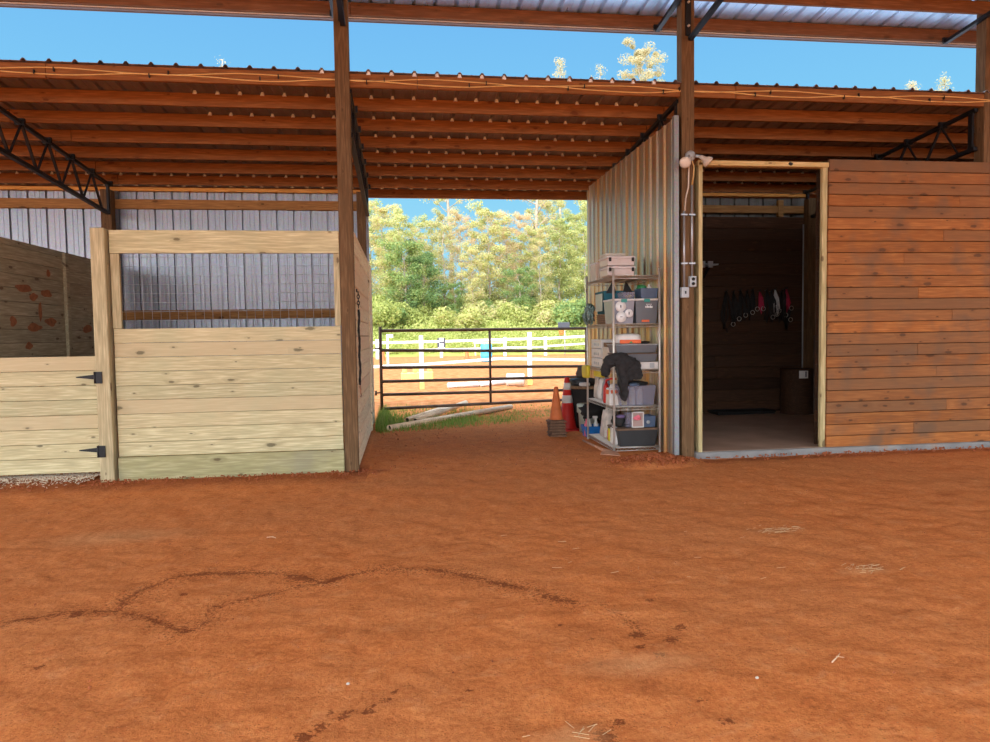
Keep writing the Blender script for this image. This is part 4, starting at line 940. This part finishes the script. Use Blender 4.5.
# cones
def cone_base(mb, w, t): mb.taper((0, 0, 0), w, w, w*.94, w*.94, t)
for k in range(6):
    o = empty('cone_base', (2.05+R(-.008, .008), 9.32+R(-.008, .008), .0385*k), 'mud-caked square base of a stacked cone under the orange cone' , 'traffic cone', 'stacked traffic cone bases', R(-.12, .12))
    mb = MB(); cone_base(mb, .235+R(-.008, .008), .026); mb.taper((0, 0, .026), .2, .2, .16, .16, .0115); mb.build('base', 'dirtybase', o, bevel=.003)
o = empty('traffic_cone', (2.05, 9.32, .232), 'faded orange traffic cone on top of the stacked bases', 'traffic cone')
mb = MB(); mb.lathe([(.098, 0), (.088, .02), (.028, .43), (.022, .445)], 24); mb.build('body', 'cone_o', o)
o = empty('traffic_cone', (2.33, 9.85, 0), 'tall red traffic cone with two pale reflective bands', 'traffic cone')
mb = MB(); mb.taper((0, 0, 0), .36, .36, .34, .34, .03); mb.build('base', 'red', o, bevel=.004)
mb = MB(); mb.lathe([(.135, .03), (.125, .05), (.035, .76), (.02, .775)], 24); mb.build('body', 'red', o)
def rc(z): return .125-(z-.05)*.1268
for z0, z1 in ((.40, .51), (.59, .69)): mb = MB(); mb.lathe([(rc(z0)+.003, z0), (rc(z1)+.003, z1)], 24); mb.build('reflective_band', 'white_plastic', o)
# hoe on the ground
o = empty('hoe', (0, 0, 0), 'short rusty hoe lying on the clay in front of the shelving', 'hoe')
a = gpt(583, 443); b = gpt(604, 453)
mb = MB(); mb.tube([(a[0], a[1], .035), (b[0], b[1], .03)], [.013, .016], 10); mb.build('handle', 'rust', o)
c = gpt(600, 455); d_ = gpt(617, 456)
mb = MB(); mb.add([(c[0], c[1]-.02, .012), (d_[0]+.02, d_[1]-.06, .012), (d_[0]+.03, d_[1]+.06, .03), (b[0], b[1]+.03, .045)], [(0, 1, 2, 3)]); mb.build('blade', 'rust', o, solid=.01)

# ------------------------------------------------------------------ field gate
g0 = Vector((-.40, 11.75, 0)); gdir = Vector((3.9, 1.15, 0)).normalized(); GL = 4.5
ang = math.atan2(gdir.y, gdir.x)
fg = empty('field_gate', g0, 'brown tubular steel field gate closing the aisle', 'gate', rz=ang)
for x in (0, 1.98, 3.96): mb = MB(); mb.tube([(x+.02, 0, .17), (x+.02, 0, 1.56 if x == 0 else 1.49)], .026 if x == 0 else .022, 10); mb.build('upright', 'gate', fg)
for z0, z1 in ((.19, .15), (.425, .32), (.645, .57), (.878, .76), (1.165, 1.05), (1.49, 1.49)):
    mb = MB(); mb.tube([(.02, 0, z0), (GL, 0, z1)], .027, 10); mb.build('rail', 'gate', fg)
mb = MB(); mb.tube([(.02, 0, .46), (-.08, -.02, .46)], .014, 6); mb.tube([(-.08, -.02, .42), (-.08, -.02, .50)], .018, 6); mb.build('hinge', 'gate', fg)
mb = MB(); mb.tube([(.02, 0, 1.2), (-.08, -.02, 1.2)], .014, 6); mb.build('hinge', 'gate', fg)

# poles lying on the grass
for (p, q, lb) in (((387, 431), (468, 407), 'longest dirty-white pole end nearest the camera, lying on the grass'), ((409, 423), (452, 408), 'dirty-white pole lying under its neighbour on the grass'), ((414, 422), (463, 411), 'dirty-white pole with open end beside the short one')):
    pass
def pole(p, q, z0, z1, r, label):
    a = Vector((*gpt(*p), z0)); b = Vector((*gpt(*q), z1)); mb = MB(); n = 12
    mb.tube([a, b], r, n, cap=False); d = (b-a).normalized()
    o = tag(mb.build('jump_pole', 'pipe', solid=.008), label, 'pole', 'poles lying on the grass by the gate')
    m2 = MB(); m2.tube([a+d*.03, a+d*.035], r*.85, n); m2.build('bore_shade', 'black', o)  # black disc painted in for the shade inside the hollow pole
pole((389, 431), (511, 409), .045, .045, .042, 'longest dirty-white pole, its open end nearest the camera')
pole((407, 423), (449, 409), .045, .045, .042, 'left dirty-white pole of the pair angled across the grass')
pole((415, 424), (466, 409), .05, .12, .042, 'right dirty-white pole of the pair angled across the grass')

# ------------------------------------------------------------------ grass at the gate
mb = MB()
for i in range(26000):
    x = R(-.42, 5.2); y = 10.1+abs(random.gauss(0, 1.0))*1.6
    if y > 14.0: continue
    dn = max(0, 1-max(0, x-.9)/2.2)*.95+.10
    dn *= max(0, min(1, (y-10.15-.5*x*.6)/.5)); dn *= .35+1.1*max(0, noise.noise(Vector((x*1.7, y*1.7, 4)))+.35)
    if x > 2.0 and y < 11.4: continue
    if random.random() > dn: continue
    h = R(.03, .10) if x < 1.2 else R(.02, .06); a = R(0, 2*PI); w = R(.003, .007); dx, dy = R(-.03, .03), R(-.03, .03)
    mb.add([(x-w*math.cos(a), y-w*math.sin(a), 0), (x+w*math.cos(a), y+w*math.sin(a), 0), (x+dx, y+dy, h)], [(0, 1, 2)])
for i in range(900):                                   # taller tuft against the stall wall
    x = -.44+abs(random.gauss(0, .08)); y = R(10.4, 12.2); h = R(.08, .28); a = R(0, 2*PI); w = .006
    mb.add([(x-w*math.cos(a), y-w*math.sin(a), 0), (x+w*math.cos(a), y+w*math.sin(a), 0), (x+R(-.01, .08), y+R(-.05, .05), h)], [(0, 1, 2)])
tag(mb.build('grass', 'grass'), 'green grass growing under the field gate', 'grass', kind='stuff')

# ------------------------------------------------------------------ arena
def vpost(u, v, label, h, w=.11, cuff=True, name='fence_post', Y=None, group='white arena fence posts', zo=0):
    x, y = gpt(u, v); o = empty(name, (x, y, 0), label, 'fence post', group)
    mb = MB(); mb.box(-w/2, w/2, -w/2, w/2, 0, h); mb.build('body', 'white', o, bevel=.008)
    if cuff: mb = MB(); mb.box(-w/2-.005, w/2+.005, -w/2-.005, w/2+.005, .0, .18); mb.build('base_cuff', 'yellowblock', o)
    return (x, y)
n1 = vpost(422, 389, 'nearer white arena post left of the blue barrel', 1.40)
n2 = vpost(530, 385, 'thick white arena post right of the blue barrel', 1.45)
def rail(p, q, label, w=.09, name='fence_rail', sag=0, mat='white', t=.03):
    mb = MB(); p = Vector(p); q = Vector(q); n = 10 if sag else 1; pr = p
    for i in range(1, n+1):
        s = i/n; c = p.lerp(q, s)-Vector((0, 0, sag*4*s*(1-s))); mb.bar(pr, c, t, w); pr = c
    return tag(mb.build(name, mat), label, 'fence rail')
# low white boundary rail of the arena
def gg(u, v, Y): return ypt(u, v, Y)
rail(gg(366, 367, 30), gg(422, 364.5, 31), 'white low boundary rail behind the left near post', .12)
rail(gg(422, 364.5, 31), gg(500, 358.5, 33), 'white low boundary rail passing in front of the blue barrel', .12)
rail(gg(500, 358.5, 33), gg(640, 361, 35), 'white low boundary rail right of the blue barrel', .12)
p3 = vpost(388, 364.5, 'slender white post with a small box near the left gate upright', 1.48, .10, False)
mb = MB(); x, y = p3; mb.box(x+.06, x+.28, y-.06, y+.06, 1.32, 1.48); bxo = mb.build('post_box', 'white_plastic', [q for q in COL.objects if q.get('label', '').startswith('slender white post')][0]); bxo.location = (-x, -y, 0)
fx = [(377.5, 359), (441.5, 357.5), (505, 356), (545.5, 355.5)]; fy = 44.0
tops = []
for k, (u, v) in enumerate(fx):
    lb = ('far white fence post beside the left gate upright', 'far white fence post bearing the letter H board', 'far white fence post right of the bench', 'far white fence post left of the basketball hoop')[k]
    x, y = gpt(u, v); y = min(y, 46); X = ypt(u, v, y); o = empty('fence_post', (X[0], y, 0), lb, 'fence post', 'far white arena fence posts')
    mb = MB(); mb.box(-.09, .09, -.06, .06, 0, 1.22); mb.build('body', 'white', o); tops.append((X[0], y))
    if k == 1:
        s = empty('letter_sign', (X[0], y-.09, .55), 'white board marked with the letter H on the far fence', 'sign'); mb = MB(); mb.box(-.20, .20, -.015, .015, .0, .68); mb.build('board', 'white', s)
        text('H', .80, (0, -.022, .36), 'ink', s)
pv = (tops[0][0]-9, tops[0][1]-1)
for (a, b, za, zb1, zc, lb) in ((pv, tops[0], 1.0, 1.0, .55, 'left end'), (tops[0], tops[1], 1.0, 1.02, .52, 'left of the H board'), (tops[1], tops[2], 1.02, 1.08, .52, 'behind the bench'), (tops[2], tops[3], 1.08, 1.1, .55, 'right of the bench'), (tops[3], (tops[3][0]+9, tops[3][1]-2), 1.1, 1.5, .6, 'running right of the hoop')):
    rail((a[0], a[1]-.08, za), (b[0], b[1]-.08, zb1), 'upper white rail of the far fence, '+lb, .15)
    rail((a[0], a[1]-.08, zc), (b[0], b[1]-.08, zc+(.5 if 'hoop' in lb else .0)), 'lower white rail of the far fence, '+lb, .11)
# jump blocks, poles and roll in the sun
for k, (u, v, w, h) in enumerate(((410, 380, .28, .30), (425, 380, .26, .34))):
    x, y = gpt(u, v); o = empty('jump_block', (x, y, 0), ('left pale yellow jump block in the arena', 'right pale yellow jump block in the arena, behind the near post')[k], 'jump block', 'yellow jump blocks')
    mb = MB(); mb.box(-w, w, -.15, .15, 0, h*.8); mb.build('body', 'yellowblock', o, bevel=.03)
    for s in (-1, 1): mb = MB(); mb.box(s*w*.6-.07, s*w*.6+.07, -.12, .12, h*.8, h*1.25); mb.build('lug', 'yellowblock', o, bevel=.02)
def gp(p, q, r, label, mat='white', name='ground_pole'):
    a = Vector((*gpt(*p), r)); b = Vector((*gpt(*q), r)); mb = MB(); mb.tube([a, b], r, 12); return tag(mb.build(name, mat), label, 'pole')
gp((448, 388.5), (478, 387), .075, 'white ground pole lying left of the gate centre upright')
gp((480, 387), (505, 384.5), .07, 'white ground pole lying right of the gate centre upright')
gp((507, 386), (524, 386), .17, 'fat cream roll lying beside the thick white post', 'paper', 'roll')
x, y, _ = ypt(486.5, 361, 36)
o = empty('barrel', (x, y, 0), 'bright blue plastic barrel standing in the arena', 'barrel')
mb = MB(); mb.lathe([(.27, 0), (.30, .05), (.30, .28), (.315, .30), (.30, .32), (.30, .58), (.315, .60), (.30, .62), (.30, .85), (.27, .90)], 24); mb.build('body', 'bluebarrel', o)
for (u, v, h, lb) in ((467, 358, .45, 'small orange cone right of the letter H board'), (383, 361, .5, 'small orange cone by the left gate upright')):
    x, y = gpt(u, v); y = min(y, 42); X = ypt(u, v, y); o = empty('small_cone', (X[0], y, 0), lb, 'traffic cone'); mb = MB(); mb.lathe([(.16, 0), (.14, .05), (.08, h), (.07, h+.02)], 14); mb.build('body', 'orange', o)
    mb = MB(); mb.taper((0, 0, 0), .4, .4, .38, .38, .04); mb.build('base', 'orange', o)
# bench beyond the fence
X = ypt(490, 356, 47); o = empty('bench', (X[0], 47, 0), 'grey slatted bench beyond the far fence behind the blue barrel', 'bench')
mb = MB(); mb.box(-1.1, 1.1, -.2, .2, .42, .47); mb.build('seat', 'pipe', o)
mb = MB(); mb.box(-1.1, 1.1, .2, .24, .80, .92); mb.build('backrest', 'pipe', o)
for s in (-1, 0, 1):
    mb = MB(); mb.box(s*1.0-.04, s*1.0+.04, -.2, -.14, 0, .42); mb.box(s-.04, s+.04, .18, .24, 0, .92); mb.build('leg', 'pipe', o)
# basketball hoop
X = ypt(565, 356, 44); o = empty('basketball_hoop', (X[0], 44, 0), 'grey basketball backboard on a pole beyond the arena', 'basketball hoop')
mb = MB(); mb.tube([(0, 0, 0), (0, 0, 1.75)], .035, 8); mb.build('pole', 'greybox', o)
mb = MB(); mb.box(-.46, .32, -.06, -.02, 1.66, 2.12); mb.build('backboard', 'greysign', o, bevel=.03)
mb = MB(); pts = [(-.28+.16*math.cos(2*PI*i/14), -.24+.16*math.sin(2*PI*i/14), 1.56) for i in range(15)]; mb.tube(pts, .02, 5); mb.build('rim', 'orange', o)
mb = MB()
for i in range(14): a = 2*PI*i/14; mb.tube([(-.28+.16*math.cos(a), -.24+.16*math.sin(a), 1.56), (-.28+.09*math.cos(a+.3), -.24+.09*math.sin(a+.3), 1.28)], .008, 4)
mb.build('net', 'orange', o)

# ------------------------------------------------------------------ meadow and trees
mb = MB(); nx_, ny_ = 60, 16
for j in range(ny_+1):
    for i in range(nx_+1):
        x = -75+170*i/nx_; y = 47.5+52*j/ny_; z = -.02+max(0, 3.9*(1-math.exp(-(y-47.5)/6)))+.25*noise.noise(Vector((x*.2, y*.2, 0)))*min(1, (y-47.5)/4)
        mb.v.append((x, y, z))
for j in range(ny_):
    for i in range(nx_): a = j*(nx_+1)+i; mb.f.append((a, a+1, a+nx_+2, a+nx_+1)); mb.sm.append(True)
tag(mb.build('meadow', 'meadow'), kind='structure')
def mz(y): return -.02+max(0, 3.9*(1-math.exp(-(y-47.5)/6)))
# weeds carpet
mb = MB()
for i in range(60000):
    y = 47.8+16*random.random()**1.3; x = R(-12, 20); s = R(.04, .12); zz = mz(y)+R(0, .7)*(.3+max(0, noise.noise(Vector((x*.5, y*.5, 0)))+.6))
    n_ = Vector((R(-1, 1), R(-1.4, .2), R(-.2, 1))).normalized(); a = n_.orthogonal().normalized()*s; b = n_.cross(a)
    c = Vector((x, y, zz)); mb.add([c-a, c+b*.6, c+a, c-b*.6], [(0, 1, 2, 3)])
tag(mb.build('weeds', 'weeds'), 'yellow-green weeds covering the bank beyond the arena', 'weeds', kind='stuff')

def leafcloud(mb, c, rad, n, s0, s1, squash=.8):
    for i in range(n):
        d = Vector((random.gauss(0, 1), random.gauss(0, 1), random.gauss(0, 1))).normalized()*(random.random()**.45)*rad
        d.z *= squash; p = Vector(c)+d; s = R(s0, s1)
        n_ = (d.normalized()*.7+Vector((R(-1, 1), R(-1, 1), R(-.4, 1)))).normalized(); a = n_.orthogonal().normalized(); q = Matrix.Rotation(R(0, 6.28), 3, n_); a = q @ a*s; b = n_.cross(a)*.62
        mb.add([p-a, p+b, p+a, p-b], [(0, 1, 2, 3)])
def make_tree(h, spread, nleaf, leafm, seed, name, label, crown0=.2, dens=1, ls=(.10, .22), trunk_r=.13, branches=22, group=None, blobr=(.5, 1.1)):
    random.seed(seed)
    o = empty(name, (0, 0, 0), label, 'tree', group)
    mb = MB(); tp = [(0, 0, -.4)]
    for i in range(1, 9): tp.append((R(-.12, .12)*i*.35, R(-.12, .12)*i*.3, h*i/8*.97))
    mb.tube(tp, [trunk_r*(1-.82*i/8) for i in range(9)], 7)
    lf = MB()
    for k in range(branches):
        s = crown0+(1-crown0)*(k+.5)/branches; i = min(7, int(s*8)); f_ = s*8-i
        base = Vector(tp[i]).lerp(Vector(tp[i+1]), f_); a = k*2.4+R(-.4, .4); prof_ = math.sin(PI*min(1, .18+.82*(1-s)))**.6 if s > .45 else .75+.25*math.sin(s*4)
        L = spread*prof_*R(.6, 1.05); tip = base+Vector((math.cos(a)*L, math.sin(a)*L, L*R(.25, .7)))
        mid = base.lerp(tip, .5)+Vector((0, 0, L*.1)); mb.tube([base, mid, tip], [trunk_r*.3*(1-s*.5), trunk_r*.18, .012], 4, cap=False)
        nn = int(nleaf/branches/3)
        for q, t_ in ((mid, .8), (tip, 1), (base.lerp(tip, .78)+Vector((R(-.4, .4), R(-.4, .4), R(-.1, .5))), .8)):
            leafcloud(lf, q, R(*blobr)*t_*(1-.35*s), nn, *ls)
    leafcloud(lf, tp[-1], .5, int(nleaf*.04), *ls)
    mb.build('trunk', 'bark', o); lf.build('foliage', leafm, o); return o
tv = [make_tree(12.5, 2.3, 13000, 'leaf', 11, 'tree', 'x', ls=(.05, .11), branches=30, crown0=.08, blobr=(.7, 1.25)),
      make_tree(11.0, 2.0, 11000, 'leaf', 12, 'tree', 'x', ls=(.05, .11), branches=28, crown0=.08, blobr=(.6, 1.15)),
      make_tree(13.5, 2.0, 8500, 'leaf_tan', 13, 'tree', 'x', ls=(.05, .10), branches=30, crown0=.1, blobr=(.6, 1.1)),
      make_tree(6.5, 2.1, 9000, 'leaf_dark', 14, 'small_tree', 'x', ls=(.05, .10), crown0=.1, branches=20, blobr=(.6, 1.1)),
      make_tree(17.5, 2.3, 4200, 'leaf_tan', 15, 'tree', 'x', ls=(.05, .10), crown0=.35, branches=22, blobr=(.5, .95), trunk_r=.24)]
random.seed(5)
nm = ['yellow-green leafy tree', 'yellow-green bushy tree', 'thin tan-leaved tree', 'dark green understory tree', 'tall sparse tree']
plan = [  # variant, photo x of the trunk, depth, scale
 (0, 372, 60, 1.0), (0, 386, 57, .92), (1, 402, 55, 1.0), (2, 417, 58, .88), (3, 424, 54, .95), (1, 434, 60, .92), (4, 452, 62, 1.0), (2, 462, 57, .86), (1, 473, 54, .85),
 (2, 481, 61, .9), (1, 490, 56, 1.05), (2, 500, 57, .82), (1, 508, 62, .95), (4, 536, 59, 1.15), (2, 521, 57, .95), (0, 549, 61, .98), (2, 541, 55, .8), (1, 560, 57, 1.02), (0, 577, 60, 1.05), (1, 586, 55, .9), (0, 594, 57, .98), (1, 612, 60, 1.0),
 (2, 356, 60, .9), (1, 340, 58, 1.0), (0, 635, 59, 1), (0, 392, 66, .95), (1, 420, 67, .85), (0, 515, 67, .85), (1, 570, 68, 1.05), (3, 407, 54, 1.15), (3, 520, 54, .8), (3, 455, 54, .7), (2, 445, 56, .9), (0, 532, 56, .9), (1, 320, 61, 1), (0, 300, 60, 1), (1, 660, 61, 1), (0, 690, 60, 1)]
words = ['far left of the gate', 'left of the gate', 'above the left gate half', 'above the gate centre', 'above the right gate half', 'right of the gate']
used = set(); allt = []
for k, (v, u, Y, s) in enumerate(plan):
    X = ypt(u, 330, Y)[0]
    o = tv[v] if v not in used else dup(tv[v]); used.add(v)
    s *= (.70 if v != 4 else .95)*R(.85, 1.12)*(.9 if Y > 63 else 1); o.location = (X, Y, mz(Y)); o.scale = (s*1.08, s*1.08, s); o.rotation_euler.z = R(0, 6.28)
    o['group'] = 'trees at the woods edge beyond the arena'
    prev = [b for (a, b) in allt if a < u]
    place = words[0 if u < 360 else 1 if u < 395 else 2 if u < 450 else 3 if u < 500 else 4 if u < 580 else 5]
    dpt = 'in the front of' if Y < 55.5 else 'deep in' if Y > 63 else 'in'
    o['label'] = '%s %s the woods edge, %s' % (nm[v], dpt, place); allt.append((u, o['label']))
# tall tops that show over the low roof
def topt(u, vt, Y, sp, n, m, seed, label, ls=(.05, .10)):
    X = ypt(u, vt, Y); h = X[2]-mz(Y)
    o = make_tree(h, sp, n, m, seed, 'tall_tree', label, crown0=.66, branches=26, ls=ls, trunk_r=.2, blobr=(.6, 1.2)); o.location = (X[0], Y, mz(Y)); return o
topt(640, 44, 70, 3.0, 15000, 'leaf_pale', 31, 'tallest pale yellow tree top showing above the low roof')
topt(559, 54, 72, .5, 1800, 'leaf_pale', 32, 'narrow pale tree tip above the roof left of the tallest')
topt(598, 60, 72, .8, 900, 'leaf_pale', 33, 'wispy pale tree tip close left of the tallest tree top')
topt(912, 77, 72, 1.0, 2200, 'leaf_pale', 34, 'pale tree tip above the roof near the right edge, left one')
topt(943, 74, 72, .9, 2200, 'leaf_pale', 35, 'pale tree tip above the roof near the right edge, right one')
topt(219, 50, 70, .6, 160, 'leaf_pale', 36, 'nearly bare tree tip above the roof at upper left', (.05, .09))
random.seed(77)
# shrubs on the bank
sv_ = []
for k, (m_, n_) in enumerate((('weeds', 5200), ('leaf', 4800), ('leaf_dark', 4000))):
    lf = MB(); 
    for q in range(7): leafcloud(lf, (R(-1.1, 1.1), R(-.7, .7), R(.3, 1.1)), R(.6, .95), n_//7, .05, .11, .85)
    st = MB()
    for q in range(6): st.tube([(R(-.2, .2), R(-.2, .2), -.2), (R(-.9, .9), R(-.5, .5), 1.1)], [.03, .01], 4)
    o = empty('shrub', (0, 0, 0), 'x', 'shrub', 'shrubs along the bank beyond the arena'); st.build('stem', 'bark', o); lf.build('foliage', m_, o); sv_.append(o)
us = set(); kk = 0
for k in range(34):
    u = 366+k*7.6+R(-3, 3); v = 2 if k in (4, 16, 21, 27) else (1 if k % 3 == 0 else 0); Y = R(51, 58)
    o = sv_[v] if v not in us else dup(sv_[v]); us.add(v); s = R(.8, 1.5)
    o.location = (ypt(u, 330, Y)[0], Y, mz(Y)); o.scale = (s, s, s*R(.7, 1.1)); o.rotation_euler.z = R(0, 6.28)
    place = words[1 if u < 395 else 2 if u < 450 else 3 if u < 500 else 4 if u < 580 else 5]
    o['label'] = '%s shrub on the %s bank, %s' % (('yellow-green', 'mottled green', 'dark green')[v], 'lower' if Y < 54.5 else 'upper', place)

# ------------------------------------------------------------------ light
sund = Vector((.42, .80, -.92)).normalized()          # the way sunlight travels
sl = bpy.data.lights.new('sun', 'SUN'); sl.energy = 2.5; sl.color = (1, .95, .87); sl.angle = .009
so = bpy.data.objects.new('sun', sl); COL.objects.link(so); so.rotation_euler = sund.to_track_quat('-Z', 'Y').to_euler()
w = bpy.data.worlds.new('world'); SC.world = w; w.use_nodes = True; t = w.node_tree; bg = t.nodes['Background']
tc = N(t, 'ShaderNodeTexCoord'); sx = N(t, 'ShaderNodeSeparateXYZ'); t.links.new(tc.outputs['Generated'], sx.inputs[0])
base = ramp(t, sx.outputs[2], [(0.0, (.46, .82, .96)), (.22, (.24, .64, .93)), (.5, (.14, .44, .90)), (1, (.08, .30, .72))]).outputs[0]
dp = N(t, 'ShaderNodeVectorMath', operation='DOT_PRODUCT'); t.links.new(tc.outputs['Generated'], dp.inputs[0]); dp.inputs[1].default_value = -sund
glow = ramp(t, dp.outputs['Value'], [(-.15, (0, 0, 0)), (.0, (0, 0, 0)), (.9, (1, 1, 1))]); 
col = mixc(t, glow.outputs[0], base, (4.9, 5.2, 5.5))
t.links.new(col, bg.inputs[0]); bg.inputs[1].default_value = 1.0
SC.view_settings.view_transform = 'Standard'; SC.view_settings.look = 'None'; SC.view_settings.gamma = 1; SC.view_settings.exposure = .0
SC.cycles.max_bounces = 8; SC.cycles.diffuse_bounces = 5; SC.cycles.transparent_max_bounces = 12
